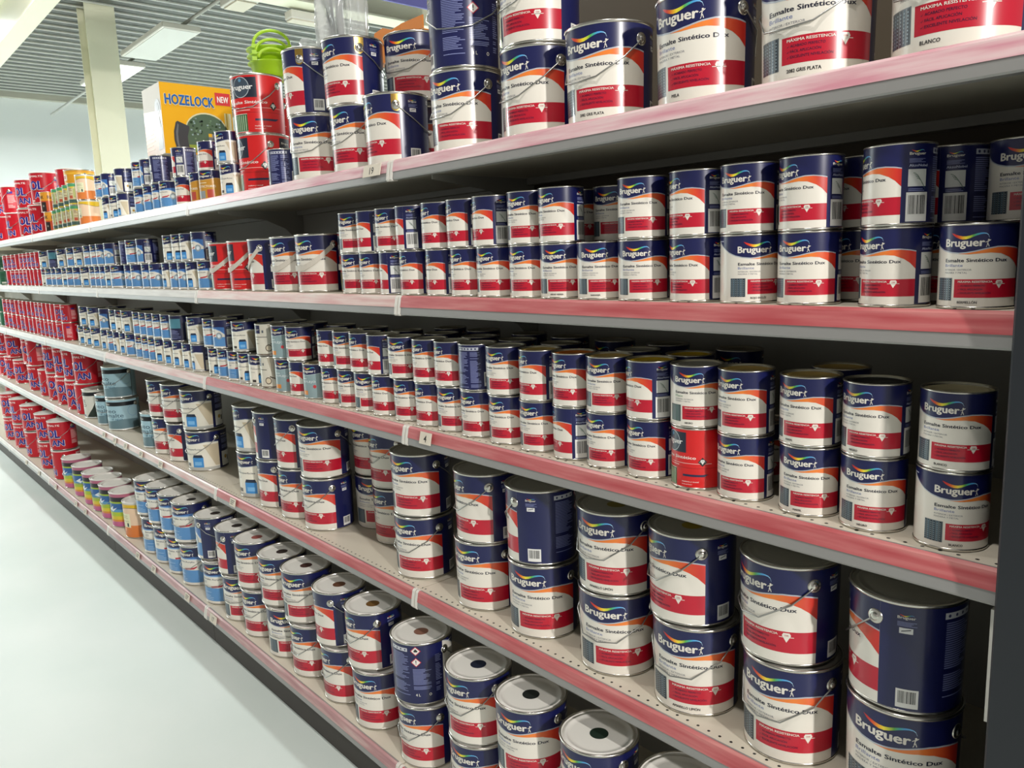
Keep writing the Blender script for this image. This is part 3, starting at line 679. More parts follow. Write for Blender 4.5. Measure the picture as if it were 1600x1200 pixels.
# kind, shelf, tier, row, x, y, z (mm), turn of the label's middle (degrees, 0 = faces the aisle)
CANS = [
('D', 1, 0, 0, -470, 100, 1782.5, -13), ('D', 1, 0, 0, -682, 100, 1782.5, -4), ('D', 1, 0, 0, -897, 100, 1782.5, -9), ('D', 1, 0, 0, -1129, 100, 1782.5, -3), ('D', 1, 0, 0, -1332, 100, 1782.5, -13),
('D', 1, 0, 0, -1598, 100, 1782.5, -1), ('D', 1, 0, 0, -1911, 100, 1782.5, -33), ('D', 1, 0, 0, -2100, 100, 1782.5, -6), ('z', 1, 0, 0, -2360, 100, 1782.5, 19), ('d', 1, 0, 0, -2539, 61, 1782.5, -142),
('R', 1, 0, 0, -2843, 136, 1782.5, -9), ('m', 1, 0, 0, -2976, 71, 1782.5, 13), ('b', 1, 0, 0, -3192, 71, 1782.5, 23), ('b', 1, 0, 0, -3295, 71, 1782.5, -15), ('d', 1, 0, 0, -3463, 71, 1782.5, -19),
('a', 1, 0, 0, -3663, 71, 1782.5, 8), ('a', 1, 0, 0, -3766, 71, 1782.5, -11), ('a', 1, 0, 0, -3890, 71, 1782.5, -6), ('a', 1, 0, 0, -4025, 71, 1782.5, -5), ('m', 1, 0, 0, -4306, 71, 1782.5, -20),
('m', 1, 0, 0, -4442, 71, 1782.5, 18), ('m', 1, 0, 0, -4572, 71, 1782.5, -9), ('O', 1, 0, 0, -5055, 76, 1782.5, 6), ('v', 1, 0, 0, -5252, 62, 1782.5, 39), ('v', 1, 0, 0, -5361, 62, 1782.5, 9),
('v', 1, 0, 0, -5474, 62, 1782.5, 28), ('v', 1, 0, 0, -5591, 62, 1782.5, 22), ('v', 1, 0, 0, -5712, 62, 1782.5, 38), ('y', 1, 0, 0, -5929, 70, 1782.5, 11), ('K', 1, 0, 0, -6388, 110, 1782.5, 17),
('K', 1, 0, 0, -6771, 110, 1782.5, 41), ('K', 1, 0, 0, -7249, 110, 1782.5, 8), ('K', 1, 0, 0, -7761, 110, 1782.5, 2), ('D', 1, 0, 1, -2024, 290, 1782.5, -11), ('R', 1, 0, 1, -3238, 335, 1782.5, 27),
('a', 1, 0, 1, -3999, 185, 1782.5, 9), ('a', 1, 0, 1, -4152, 185, 1782.5, 36), ('Y', 1, 0, 1, -5725, 200, 1782.5, 16), ('K', 1, 0, 1, -5993, 214, 1782.5, -22), ('D', 1, 1, 0, -1328, 100, 1970.1, -17),
('D', 1, 1, 0, -1594, 100, 1970.1, -146), ('D', 1, 1, 0, -2121, 100, 1970.1, -18), ('z', 1, 1, 0, -2374, 100, 1981.1, -51), ('R', 1, 1, 0, -2862, 138, 1990.1, 26), ('m', 1, 1, 0, -2994, 71, 1901.1, 2),
('d', 1, 1, 0, -3257, 101, 1901.1, -20), ('d', 1, 1, 0, -3474, 71, 1901.1, -73), ('a', 1, 1, 0, -3758, 71, 1901.1, -124), ('a', 1, 1, 0, -3900, 71, 1901.1, -72), ('a', 1, 1, 0, -4021, 71, 1901.1, 32),
('m', 1, 1, 0, -4303, 71, 1901.1, -39), ('a', 1, 1, 0, -4545, 71, 1901.1, -44), ('a', 1, 1, 0, -4669, 71, 1901.1, 25), ('O', 1, 1, 0, -5059, 76, 1923.1, 39), ('v', 1, 1, 0, -5250, 62, 1908.1, 18),
('v', 1, 1, 0, -5375, 62, 1908.1, 15), ('v', 1, 1, 0, -5522, 62, 1908.1, 26), ('v', 1, 1, 0, -5659, 62, 1908.1, 45), ('y', 1, 1, 0, -5985, 70, 1913.1, 12), ('K', 1, 1, 0, -6235, 110, 1987.1, 38),
('K', 1, 1, 0, -6748, 110, 1987.1, 31), ('K', 1, 1, 0, -7312, 110, 1987.1, -32), ('K', 1, 1, 0, -7839, 110, 1987.1, 42), ('D', 1, 1, 1, -1978, 222, 1970.1, 14), ('R', 1, 1, 1, -3193, 335, 1990.1, 14),
('a', 1, 1, 1, -3980, 185, 1901.1, 6), ('a', 1, 1, 1, -4141, 185, 1901.1, 3), ('Y', 1, 1, 1, -5695, 200, 1970.1, 7), ('K', 1, 1, 1, -5954, 211, 1987.1, -19), ('d', 2, 0, 0, -416, 71, 1433.8, -10),
('d', 2, 0, 0, -531, 71, 1433.8, -39), ('d', 2, 0, 0, -671, 71, 1433.8, -14), ('d', 2, 0, 0, -783, 71, 1433.8, 34), ('d', 2, 0, 0, -894, 71, 1433.8, -33), ('d', 2, 0, 0, -1021, 71, 1433.8, 11),
('d', 2, 0, 0, -1134, 71, 1433.8, 15), ('d', 2, 0, 0, -1247, 71, 1433.8, 9), ('d', 2, 0, 0, -1350, 71, 1433.8, -13), ('d', 2, 0, 0, -1470, 71, 1433.8, -5), ('d', 2, 0, 0, -1574, 71, 1433.8, -17),
('d', 2, 0, 0, -1680, 71, 1433.8, -41), ('d', 2, 0, 0, -1803, 71, 1433.8, -26), ('d', 2, 0, 0, -1906, 71, 1433.8, -70), ('d', 2, 0, 0, -2013, 71, 1433.8, -7), ('d', 2, 0, 0, -2116, 71, 1433.8, 4),
('q', 2, 0, 0, -2404, 110, 1433.8, -4), ('q', 2, 0, 0, -2592, 110, 1433.8, -5), ('q', 2, 0, 0, -2780, 110, 1433.8, -56), ('Q', 2, 0, 0, -2967, 110, 1433.8, -19), ('Q', 2, 0, 0, -3155, 110, 1433.8, -10),
('a', 2, 0, 0, -3300, 71, 1433.8, 5), ('m', 2, 0, 0, -3434, 71, 1433.8, -10), ('a', 2, 0, 0, -3536, 71, 1433.8, -24), ('a', 2, 0, 0, -3638, 71, 1433.8, -24), ('m', 2, 0, 0, -3741, 71, 1433.8, -20),
('a', 2, 0, 0, -3921, 71, 1433.8, -10), ('a', 2, 0, 0, -4036, 71, 1433.8, -15), ('a', 2, 0, 0, -4209, 71, 1433.8, -14), ('a', 2, 0, 0, -4311, 71, 1433.8, -23), ('a', 2, 0, 0, -4562, 71, 1433.8, 19),
('m', 2, 0, 0, -4669, 71, 1433.8, -4), ('a', 2, 0, 0, -4774, 71, 1433.8, -18), ('a', 2, 0, 0, -4877, 71, 1433.8, -7), ('a', 2, 0, 0, -4986, 71, 1433.8, 2), ('m', 2, 0, 0, -5186, 71, 1433.8, 16),
('a', 2, 0, 0, -5368, 71, 1433.8, 0), ('a', 2, 0, 0, -5528, 71, 1433.8, 6), ('m', 2, 0, 0, -5653, 71, 1433.8, 5), ('a', 2, 0, 0, -5819, 71, 1433.8, 3), ('a', 2, 0, 0, -5946, 71, 1433.8, -7),
('a', 2, 0, 0, -6117, 71, 1433.8, 9), ('m', 2, 0, 0, -6236, 71, 1433.8, 38), ('k', 2, 0, 0, -6359, 71, 1433.8, -14), ('k', 2, 0, 0, -6496, 71, 1433.8, -23), ('k', 2, 0, 0, -6617, 71, 1433.8, -29),
('k', 2, 0, 0, -6741, 71, 1433.8, -19), ('k', 2, 0, 0, -6870, 71, 1433.8, 45), ('k', 2, 0, 0, -7015, 71, 1433.8, 37), ('k', 2, 0, 0, -7178, 71, 1433.8, 35), ('k', 2, 0, 0, -7348, 71, 1433.8, 34),
('k', 2, 0, 0, -7525, 71, 1433.8, -20), ('e', 2, 0, 0, -7873, 71, 1433.8, 29), ('e', 2, 0, 0, -8011, 71, 1433.8, 17), ('d', 2, 0, 1, -392, 178, 1433.8, -45), ('d', 2, 0, 1, -496, 178, 1433.8, -36),
('d', 2, 0, 1, -630, 178, 1433.8, -42), ('d', 2, 0, 1, -1036, 178, 1433.8, -31), ('d', 2, 0, 1, -1241, 178, 1433.8, -22), ('d', 2, 0, 1, -1728, 178, 1433.8, -3), ('Q', 2, 0, 1, -2226, 169, 1433.8, -20),
('d', 2, 1, 0, -531, 71, 1552.4, -68), ('d', 2, 1, 0, -671, 71, 1552.4, -38), ('d', 2, 1, 0, -784, 71, 1552.4, -10), ('d', 2, 1, 0, -894, 71, 1552.4, -44), ('d', 2, 1, 0, -1020, 71, 1552.4, 0),
('d', 2, 1, 0, -1248, 71, 1552.4, -17), ('d', 2, 1, 0, -1351, 71, 1552.4, -6), ('d', 2, 1, 0, -1479, 71, 1552.4, -46), ('d', 2, 1, 0, -1583, 71, 1552.4, -39), ('d', 2, 1, 0, -1691, 71, 1552.4, -25),
('d', 2, 1, 0, -1813, 71, 1552.4, -73), ('d', 2, 1, 0, -1915, 71, 1552.4, -1), ('d', 2, 1, 0, -2017, 71, 1552.4, -48), ('d', 2, 1, 0, -2119, 71, 1552.4, 12), ('a', 2, 1, 0, -3341, 71, 1552.4, -29),
('m', 2, 1, 0, -3477, 71, 1552.4, -10), ('m', 2, 1, 0, -3581, 71, 1552.4, 9), ('m', 2, 1, 0, -3694, 71, 1552.4, 10), ('a', 2, 1, 0, -4078, 71, 1552.4, -48), ('a', 2, 1, 0, -4252, 71, 1552.4, 24),
('a', 2, 1, 0, -4355, 71, 1552.4, -152), ('a', 2, 1, 0, -4640, 71, 1552.4, -27), ('a', 2, 1, 0, -4798, 71, 1552.4, -11), ('a', 2, 1, 0, -4918, 71, 1552.4, 6), ('a', 2, 1, 0, -5064, 71, 1552.4, 1),
('m', 2, 1, 0, -5293, 71, 1552.4, 17), ('a', 2, 1, 0, -5466, 71, 1552.4, 6), ('m', 2, 1, 0, -5718, 71, 1552.4, 11), ('m', 2, 1, 0, -5972, 71, 1552.4, -148), ('m', 2, 1, 0, -6245, 71, 1552.4, 19),
('k', 2, 1, 0, -6390, 71, 1552.4, -11), ('k', 2, 1, 0, -6530, 71, 1552.4, 18), ('k', 2, 1, 0, -6664, 71, 1552.4, 27), ('k', 2, 1, 0, -6802, 71, 1552.4, 39), ('k', 2, 1, 0, -6934, 71, 1552.4, 41),
('k', 2, 1, 0, -7095, 71, 1552.4, -30), ('k', 2, 1, 0, -7263, 71, 1552.4, 17), ('k', 2, 1, 0, -7438, 71, 1552.4, 23), ('k', 2, 1, 0, -7606, 71, 1552.4, 8), ('e', 2, 1, 0, -7917, 71, 1552.4, 47),
('e', 2, 1, 0, -8073, 71, 1552.4, 14), ('d', 2, 1, 1, -392, 178, 1552.4, -3), ('d', 2, 1, 1, -494, 178, 1552.4, -97), ('d', 2, 1, 1, -623, 178, 1552.4, -85), ('d', 2, 1, 1, -1184, 178, 1552.4, 3),
('d', 2, 1, 1, -1293, 178, 1552.4, 8), ('d', 3, 0, 0, -433, 71, 1080.2, 17), ('d', 3, 0, 0, -551, 71, 1080.2, -3), ('d', 3, 0, 0, -660, 71, 1080.2, -4), ('d', 3, 0, 0, -786, 71, 1080.2, -22),
('r', 3, 0, 0, -891, 71, 1080.2, -28), ('d', 3, 0, 0, -1003, 71, 1080.2, -24), ('d', 3, 0, 0, -1117, 71, 1080.2, -16), ('d', 3, 0, 0, -1220, 71, 1080.2, -60), ('d', 3, 0, 0, -1332, 71, 1080.2, -5),
('d', 3, 0, 0, -1445, 71, 1080.2, -9), ('d', 3, 0, 0, -1558, 71, 1080.2, -9), ('d', 3, 0, 0, -1660, 71, 1080.2, 5), ('d', 3, 0, 0, -1762, 71, 1080.2, -22), ('d', 3, 0, 0, -1869, 71, 1080.2, -5),
('d', 3, 0, 0, -1987, 71, 1080.2, -18), ('d', 3, 0, 0, -2089, 71, 1080.2, 23), ('d', 3, 0, 0, -2192, 71, 1080.2, 11), ('d', 3, 0, 0, -2297, 71, 1080.2, -9), ('g', 3, 0, 0, -2426, 71, 1080.2, 11),
('d', 3, 0, 0, -2529, 71, 1080.2, -37), ('g', 3, 0, 0, -2640, 71, 1080.2, 20), ('s', 3, 0, 0, -2765, 71, 1080.2, 7), ('m', 3, 0, 0, -2868, 71, 1080.2, 32), ('m', 3, 0, 0, -2970, 71, 1080.2, 19),
('a', 3, 0, 0, -3072, 71, 1080.2, 31), ('a', 3, 0, 0, -3174, 71, 1080.2, 3), ('m', 3, 0, 0, -3276, 71, 1080.2, 18), ('m', 3, 0, 0, -3472, 71, 1080.2, -27), ('m', 3, 0, 0, -3583, 71, 1080.2, -9),
('m', 3, 0, 0, -3708, 71, 1080.2, -8), ('m', 3, 0, 0, -3830, 71, 1080.2, -3), ('m', 3, 0, 0, -3957, 71, 1080.2, -2), ('a', 3, 0, 0, -4059, 71, 1080.2, 7), ('a', 3, 0, 0, -4161, 71, 1080.2, 19),
('a', 3, 0, 0, -4263, 71, 1080.2, 27), ('a', 3, 0, 0, -4428, 71, 1080.2, 0), ('m', 3, 0, 0, -4538, 71, 1080.2, -9), ('m', 3, 0, 0, -4658, 71, 1080.2, -19), ('a', 3, 0, 0, -4770, 71, 1080.2, 1),
('m', 3, 0, 0, -4899, 71, 1080.2, -7), ('m', 3, 0, 0, -5119, 71, 1080.2, 16), ('m', 3, 0, 0, -5280, 71, 1080.2, 23), ('m', 3, 0, 0, -5417, 71, 1080.2, 13), ('k', 3, 0, 0, -5815, 71, 1080.2, -36),
('k', 3, 0, 0, -5986, 71, 1080.2, 17), ('k', 3, 0, 0, -6107, 71, 1080.2, -14), ('k', 3, 0, 0, -6234, 71, 1080.2, 9), ('k', 3, 0, 0, -6364, 71, 1080.2, 3), ('k', 3, 0, 0, -6489, 71, 1080.2, -8),
('k', 3, 0, 0, -6618, 71, 1080.2, 51), ('k', 3, 0, 0, -6751, 71, 1080.2, -21), ('k', 3, 0, 0, -6889, 71, 1080.2, -1), ('k', 3, 0, 0, -7044, 71, 1080.2, -20), ('k', 3, 0, 0, -7193, 71, 1080.2, 19),
('k', 3, 0, 0, -7360, 71, 1080.2, -13), ('k', 3, 0, 0, -7548, 71, 1080.2, -5), ('k', 3, 0, 0, -7716, 71, 1080.2, 30), ('k', 3, 0, 0, -7890, 71, 1080.2, -8), ('e', 3, 0, 0, -8167, 81, 1080.2, 47),
('e', 3, 0, 0, -8326, 81, 1080.2, 33), ('d', 3, 0, 1, -661, 190, 1080.2, -16), ('d', 3, 0, 1, -824, 190, 1080.2, -2), ('d', 3, 0, 1, -964, 190, 1080.2, -35), ('d', 3, 0, 1, -1095, 190, 1080.2, -21),
('d', 3, 0, 1, -1253, 190, 1080.2, 10), ('d', 3, 0, 1, -1409, 190, 1080.2, 6), ('d', 3, 0, 1, -1573, 190, 1080.2, -6), ('d', 3, 0, 1, -1727, 190, 1080.2, 18), ('d', 3, 0, 1, -1899, 190, 1080.2, 8),
('a', 3, 0, 1, -2831, 185, 1080.2, 10), ('a', 3, 0, 1, -3127, 185, 1080.2, 5), ('a', 3, 0, 1, -3433, 185, 1080.2, 33), ('a', 3, 0, 1, -3786, 185, 1080.2, 18), ('a', 3, 0, 1, -4245, 185, 1080.2, 11),
('a', 3, 0, 1, -4677, 185, 1080.2, 19), ('a', 3, 0, 1, -5183, 185, 1080.2, 6), ('d', 3, 0, 2, -947, 300, 1080.2, -36), ('d', 3, 0, 2, -1139, 300, 1080.2, -31), ('d', 3, 0, 2, -1303, 300, 1080.2, -23),
('d', 3, 0, 2, -1460, 300, 1080.2, 1), ('d', 3, 0, 2, -1620, 300, 1080.2, -17), ('d', 3, 0, 2, -1823, 300, 1080.2, -18), ('d', 3, 0, 2, -1986, 300, 1080.2, 2), ('d', 3, 1, 0, -432, 71, 1198.8, -14),
('d', 3, 1, 0, -551, 71, 1198.8, -25), ('d', 3, 1, 0, -662, 71, 1198.8, -23), ('d', 3, 1, 0, -786, 71, 1198.8, -19), ('x', 3, 1, 0, -893, 71, 1198.8, 8), ('d', 3, 1, 0, -1004, 71, 1198.8, -54),
('d', 3, 1, 0, -1115, 71, 1198.8, -2), ('d', 3, 1, 0, -1219, 71, 1198.8, -21), ('d', 3, 1, 0, -1329, 71, 1198.8, -34), ('d', 3, 1, 0, -1450, 71, 1198.8, -2), ('d', 3, 1, 0, -1560, 71, 1198.8, -168),
('d', 3, 1, 0, -1665, 71, 1198.8, -22), ('d', 3, 1, 0, -1767, 71, 1198.8, -13), ('d', 3, 1, 0, -1888, 71, 1198.8, 9), ('d', 3, 1, 0, -2002, 71, 1198.8, -51), ('d', 3, 1, 0, -2104, 71, 1198.8, -17),
('d', 3, 1, 0, -2206, 71, 1198.8, 10), ('d', 3, 1, 0, -2308, 71, 1198.8, -29), ('d', 3, 1, 0, -2537, 71, 1198.8, 11), ('g', 3, 1, 0, -2649, 71, 1198.8, 13), ('s', 3, 1, 0, -2784, 71, 1198.8, 30),
('m', 3, 1, 0, -3004, 71, 1198.8, 22), ('a', 3, 1, 0, -3200, 71, 1198.8, -31), ('a', 3, 1, 0, -3305, 71, 1198.8, 10), ('m', 3, 1, 0, -3489, 71, 1198.8, 5), ('m', 3, 1, 0, -3714, 71, 1198.8, -173),
('a', 3, 1, 0, -3838, 71, 1198.8, 1), ('a', 3, 1, 0, -3958, 71, 1198.8, 2), ('a', 3, 1, 0, -4060, 71, 1198.8, -1), ('a', 3, 1, 0, -4162, 71, 1198.8, 0), ('a', 3, 1, 0, -4264, 71, 1198.8, 1),
('m', 3, 1, 0, -4462, 71, 1198.8, 11), ('m', 3, 1, 0, -4574, 71, 1198.8, 36), ('m', 3, 1, 0, -4683, 71, 1198.8, 0), ('a', 3, 1, 0, -4888, 71, 1198.8, -26), ('m', 3, 1, 0, -5136, 71, 1198.8, 7),
('m', 3, 1, 0, -5329, 71, 1198.8, 8), ('k', 3, 1, 0, -5813, 71, 1198.8, 10), ('k', 3, 1, 0, -5985, 71, 1198.8, 42), ('k', 3, 1, 0, -6108, 71, 1198.8, -30), ('k', 3, 1, 0, -6234, 71, 1198.8, -34),
('k', 3, 1, 0, -6366, 71, 1198.8, -18), ('k', 3, 1, 0, -6491, 71, 1198.8, 30), ('k', 3, 1, 0, -6610, 71, 1198.8, 17), ('k', 3, 1, 0, -6744, 71, 1198.8, -17), ('k', 3, 1, 0, -6895, 71, 1198.8, -8),
('k', 3, 1, 0, -7051, 71, 1198.8, -22), ('k', 3, 1, 0, -7201, 71, 1198.8, 3), ('k', 3, 1, 0, -7356, 71, 1198.8, -34), ('k', 3, 1, 0, -7545, 71, 1198.8, 25), ('k', 3, 1, 0, -7714, 71, 1198.8, 43),
('k', 3, 1, 0, -7889, 71, 1198.8, 49), ('e', 3, 1, 0, -8169, 81, 1198.8, 50), ('e', 3, 1, 0, -8329, 81, 1198.8, 27), ('d', 3, 1, 1, -664, 180, 1198.8, -12), ('d', 3, 1, 1, -989, 180, 1198.8, -23),
('d', 3, 1, 1, -1129, 180, 1198.8, -24), ('d', 3, 1, 1, -1370, 180, 1198.8, -8), ('d', 3, 1, 1, -1528, 180, 1198.8, -17), ('d', 3, 1, 1, -1685, 180, 1198.8, -5), ('d', 3, 1, 1, -1861, 180, 1198.8, 21),
('d', 3, 1, 1, -2038, 180, 1198.8, -1), ('d', 3, 1, 1, -2235, 180, 1198.8, -12), ('d', 3, 1, 1, -2441, 180, 1198.8, -8), ('d', 3, 1, 1, -2641, 180, 1198.8, -1), ('a', 3, 1, 1, -2809, 185, 1198.8, 24),
('a', 3, 1, 1, -3102, 185, 1198.8, 12), ('a', 3, 1, 1, -3405, 185, 1198.8, 37), ('a', 3, 1, 1, -3753, 185, 1198.8, 9), ('a', 3, 1, 1, -4206, 185, 1198.8, 41), ('a', 3, 1, 1, -4633, 185, 1198.8, 8),
('a', 3, 1, 1, -5133, 185, 1198.8, 25), ('d', 3, 1, 2, -948, 300, 1198.8, -7), ('d', 3, 1, 2, -1138, 300, 1198.8, -19), ('d', 3, 1, 2, -1300, 300, 1198.8, -18), ('d', 3, 1, 2, -1455, 300, 1198.8, -22),
('d', 3, 1, 2, -1614, 300, 1198.8, 16), ('d', 3, 1, 2, -1815, 300, 1198.8, -3), ('d', 3, 1, 2, -1976, 300, 1198.8, -9), ('D', 4, 0, 0, -504, 110, 605.5, -6), ('D', 4, 0, 0, -706, 110, 605.5, -11),
('D', 4, 0, 0, -922, 110, 605.5, 2), ('D', 4, 0, 0, -1136, 110, 605.5, 11), ('D', 4, 0, 0, -1381, 110, 605.5, 7), ('D', 4, 0, 0, -1601, 110, 605.5, -7), ('D', 4, 0, 0, -1899, 110, 605.5, -4),
('D', 4, 0, 0, -2495, 110, 605.5, -17), ('D', 4, 0, 0, -2683, 110, 605.5, -18), ('D', 4, 0, 0, -2871, 110, 605.5, -41), ('M', 4, 0, 0, -3061, 112, 605.5, 5), ('M', 4, 0, 0, -3655, 112, 605.5, 9),
('D', 4, 0, 0, -3910, 110, 605.5, -40), ('D', 4, 0, 0, -4130, 110, 605.5, -15), ('n', 4, 0, 0, -4318, 110, 605.5, 29), ('n', 4, 0, 0, -4964, 110, 605.5, 36), ('n', 4, 0, 0, -5200, 110, 605.5, 35),
('w', 4, 0, 0, -5507, 110, 605.5, 10), ('K', 4, 0, 0, -5700, 110, 605.5, -22), ('K', 4, 0, 0, -5951, 110, 605.5, 38), ('K', 4, 0, 0, -6230, 110, 605.5, 41), ('K', 4, 0, 0, -6512, 110, 605.5, 44),
('K', 4, 0, 0, -6793, 110, 605.5, -8), ('K', 4, 0, 0, -7192, 110, 605.5, 21), ('K', 4, 0, 0, -7772, 110, 605.5, 35), ('K', 4, 0, 0, -8184, 110, 605.5, 21), ('K', 4, 0, 0, -8525, 110, 605.5, 51),
('e', 4, 0, 0, -8676, 101, 605.5, 14), ('K', 4, 0, 0, -8914, 110, 605.5, 50), ('D', 4, 0, 1, -2191, 215, 605.5, -16), ('D', 4, 0, 2, -2374, 254, 605.5, 24), ('D', 4, 1, 0, -505, 110, 793.1, -99),
('D', 4, 1, 0, -715, 110, 793.1, -33), ('D', 4, 1, 0, -932, 110, 793.1, -42), ('D', 4, 1, 0, -1136, 110, 793.1, -5), ('D', 4, 1, 0, -1383, 110, 793.1, -90), ('D', 4, 1, 0, -1592, 110, 793.1, -36),
('D', 4, 1, 0, -1901, 110, 793.1, -3), ('D', 4, 1, 0, -2497, 110, 793.1, 7), ('D', 4, 1, 0, -2685, 110, 793.1, -41), ('D', 4, 1, 0, -2873, 110, 793.1, -94), ('M', 4, 1, 0, -3063, 112, 793.1, -22),
('M', 4, 1, 0, -3676, 112, 793.1, 5), ('D', 4, 1, 0, -3943, 110, 793.1, -1), ('D', 4, 1, 0, -4158, 110, 793.1, -5), ('n', 4, 1, 0, -4979, 110, 793.1, 24), ('K', 4, 1, 0, -5656, 110, 810.1, 33),
('K', 4, 1, 0, -5951, 110, 810.1, 7), ('K', 4, 1, 0, -6214, 110, 810.1, 19), ('K', 4, 1, 0, -6539, 110, 810.1, 23), ('K', 4, 1, 0, -7126, 110, 810.1, -14), ('K', 4, 1, 0, -7315, 110, 810.1, 45),
('K', 4, 1, 0, -8031, 110, 810.1, 49), ('K', 4, 1, 0, -8473, 110, 810.1, 24), ('K', 4, 1, 0, -8816, 110, 810.1, -32), ('D', 4, 1, 1, -2198, 215, 793.1, -28), ('D', 4, 1, 2, -2381, 258, 793.1, -16),
('D', 5, 0, 0, -864, 12, 103.7, -30), ('D', 5, 0, 0, -1097, 12, 103.7, -6), ('D', 5, 0, 0, -1313, 12, 103.7, 10), ('D', 5, 0, 0, -1533, 12, 103.7, 1), ('D', 5, 0, 0, -1783, 12, 103.7, -13),
('D', 5, 0, 0, -2041, 12, 103.7, 6), ('D', 5, 0, 0, -2245, 12, 103.7, -25), ('D', 5, 0, 0, -2472, 12, 103.7, -11), ('D', 5, 0, 0, -2666, 12, 103.7, 33), ('D', 5, 0, 0, -2890, 12, 103.7, 0),
('D', 5, 0, 0, -3086, 12, 103.7, 24), ('A', 5, 0, 0, -3306, 12, 103.7, 18), ('A', 5, 0, 0, -3586, 12, 103.7, 7), ('A', 5, 0, 0, -3774, 12, 103.7, 24), ('A', 5, 0, 0, -3961, 12, 103.7, 32),
('A', 5, 0, 0, -4149, 12, 103.7, 40), ('o', 5, 0, 0, -4471, 12, 103.7, 10), ('t', 5, 0, 0, -4727, 12, 103.7, 14), ('t', 5, 0, 0, -4939, 12, 103.7, 6), ('t', 5, 0, 0, -5132, 12, 103.7, 43),
('t', 5, 0, 0, -5321, 12, 103.7, 7), ('t', 5, 0, 0, -5572, 12, 103.7, 42), ('t', 5, 0, 0, -5848, 12, 103.7, 12), ('K', 5, 0, 0, -6144, 12, 103.7, -21), ('K', 5, 0, 0, -6556, 12, 103.7, 22),
('K', 5, 0, 0, -7065, 12, 103.7, -8), ('K', 5, 0, 0, -7256, 205, 103.7, 15), ('K', 5, 0, 0, -7533, 12, 103.7, 43), ('K', 5, 0, 0, -7722, 205, 103.7, 6), ('K', 5, 0, 0, -7966, 12, 103.7, 33),
('K', 5, 0, 0, -8329, 205, 103.7, 40), ('K', 5, 0, 0, -8954, 205, 103.7, 18), ('D', 5, 1, 0, -887, 12, 291.3, 2), ('D', 5, 1, 0, -1110, 12, 291.3, -11), ('D', 5, 1, 0, -1334, 12, 291.3, 4),
('D', 5, 1, 0, -1538, 12, 291.3, -9), ('D', 5, 1, 0, -1800, 12, 291.3, -168), ('D', 5, 1, 0, -2063, 12, 291.3, -24), ('D', 5, 1, 0, -2274, 12, 291.3, -49), ('D', 5, 1, 0, -2509, 12, 291.3, 14),
('D', 5, 1, 0, -2702, 12, 291.3, 4), ('D', 5, 1, 0, -2924, 12, 291.3, 5), ('D', 5, 1, 0, -3120, 12, 291.3, -62), ('A', 5, 1, 0, -3354, 12, 291.3, -74), ('A', 5, 1, 0, -3643, 12, 291.3, 18),
('A', 5, 1, 0, -3831, 12, 291.3, 4), ('A', 5, 1, 0, -4019, 12, 291.3, 9), ('A', 5, 1, 0, -4206, 12, 291.3, 29), ('K', 5, 1, 0, -6166, 12, 308.3, 34), ('K', 5, 1, 0, -6584, 12, 308.3, 32),
('K', 5, 1, 0, -7103, 12, 308.3, 42), ('K', 5, 1, 0, -7301, 205, 308.3, 4), ('K', 5, 1, 0, -7553, 12, 308.3, 13), ('K', 5, 1, 0, -7751, 205, 308.3, 9), ('K', 5, 1, 0, -7993, 12, 308.3, 43),
('K', 5, 1, 0, -8367, 205, 308.3, -35), ('K', 5, 1, 0, -9005, 205, 308.3, -34)]
# extra looks: (shelf, tier, row, kind, order from the dark post) -> lid colour, spot colour, words, shade name
LIDS = {(3, 1, 0, 'd', 1): ('c', 'cream-centred lid'), (3, 1, 0, 'd', 2): ('k', 'black lid'), (3, 1, 0, 'd', 3): ('o', 'gold lid'), (3, 1, 0, 'd', 4): ('o', 'gold lid'), (3, 1, 0, 'd', 5): ('y', 'yellow lid'), (3, 1, 0, 'd', 6): ('o', 'gold lid'), (3, 1, 0, 'd', 7): ('r', 'orange lid'), (3, 1, 0, 'd', 8): ('o', 'gold lid'), (3, 0, 0, 'g', 1): ('c', 'pale yellow lid'), (3, 1, 1, 'd', 1): ('o', 'gold lid'), (3, 1, 1, 'd', 2): ('y', 'yellow lid')}
SPOTS = {(5, 1, 0, 'D', 1): ('#0c4020', 'bright green-spotted lid'), (5, 1, 0, 'D', 2): ('#12261b', 'dark green-spotted lid'), (5, 1, 0, 'D', 3): ('#161c1a', 'blackish green-spotted lid'), (5, 1, 0, 'D', 4): ('#10182e', 'dark navy-spotted lid'), (5, 1, 0, 'D', 5): ('#7f5848', 'pinkish brown-spotted lid'), (5, 1, 0, 'D', 6): ('#6d4c1d', 'ochre brown-spotted lid'), (5, 1, 0, 'D', 7): ('#5e3923', 'brown-spotted lid'), (5, 1, 0, 'D', 8): ('#42241f', 'dark brown-spotted lid'), (5, 1, 0, 'D', 9): ('#2e1f1e', 'blackish brown-spotted lid'), (5, 1, 0, 'D', 10): ('#934c46', 'brick red-spotted lid'), (5, 1, 0, 'D', 11): ('#2a1d1b', 'black-spotted lid'), (5, 1, 0, 'A', 1): ('#2a1a1a', 'dark brown-spotted lid'), (5, 1, 0, 'A', 2): ('#231c1c', 'black-spotted lid'), (4, 1, 0, 'D', 3): ('#8f7a12', 'yellow-spotted shaded lid'), (4, 1, 0, 'D', 4): ('#7a6c1c', 'dull yellow-spotted shaded lid')}
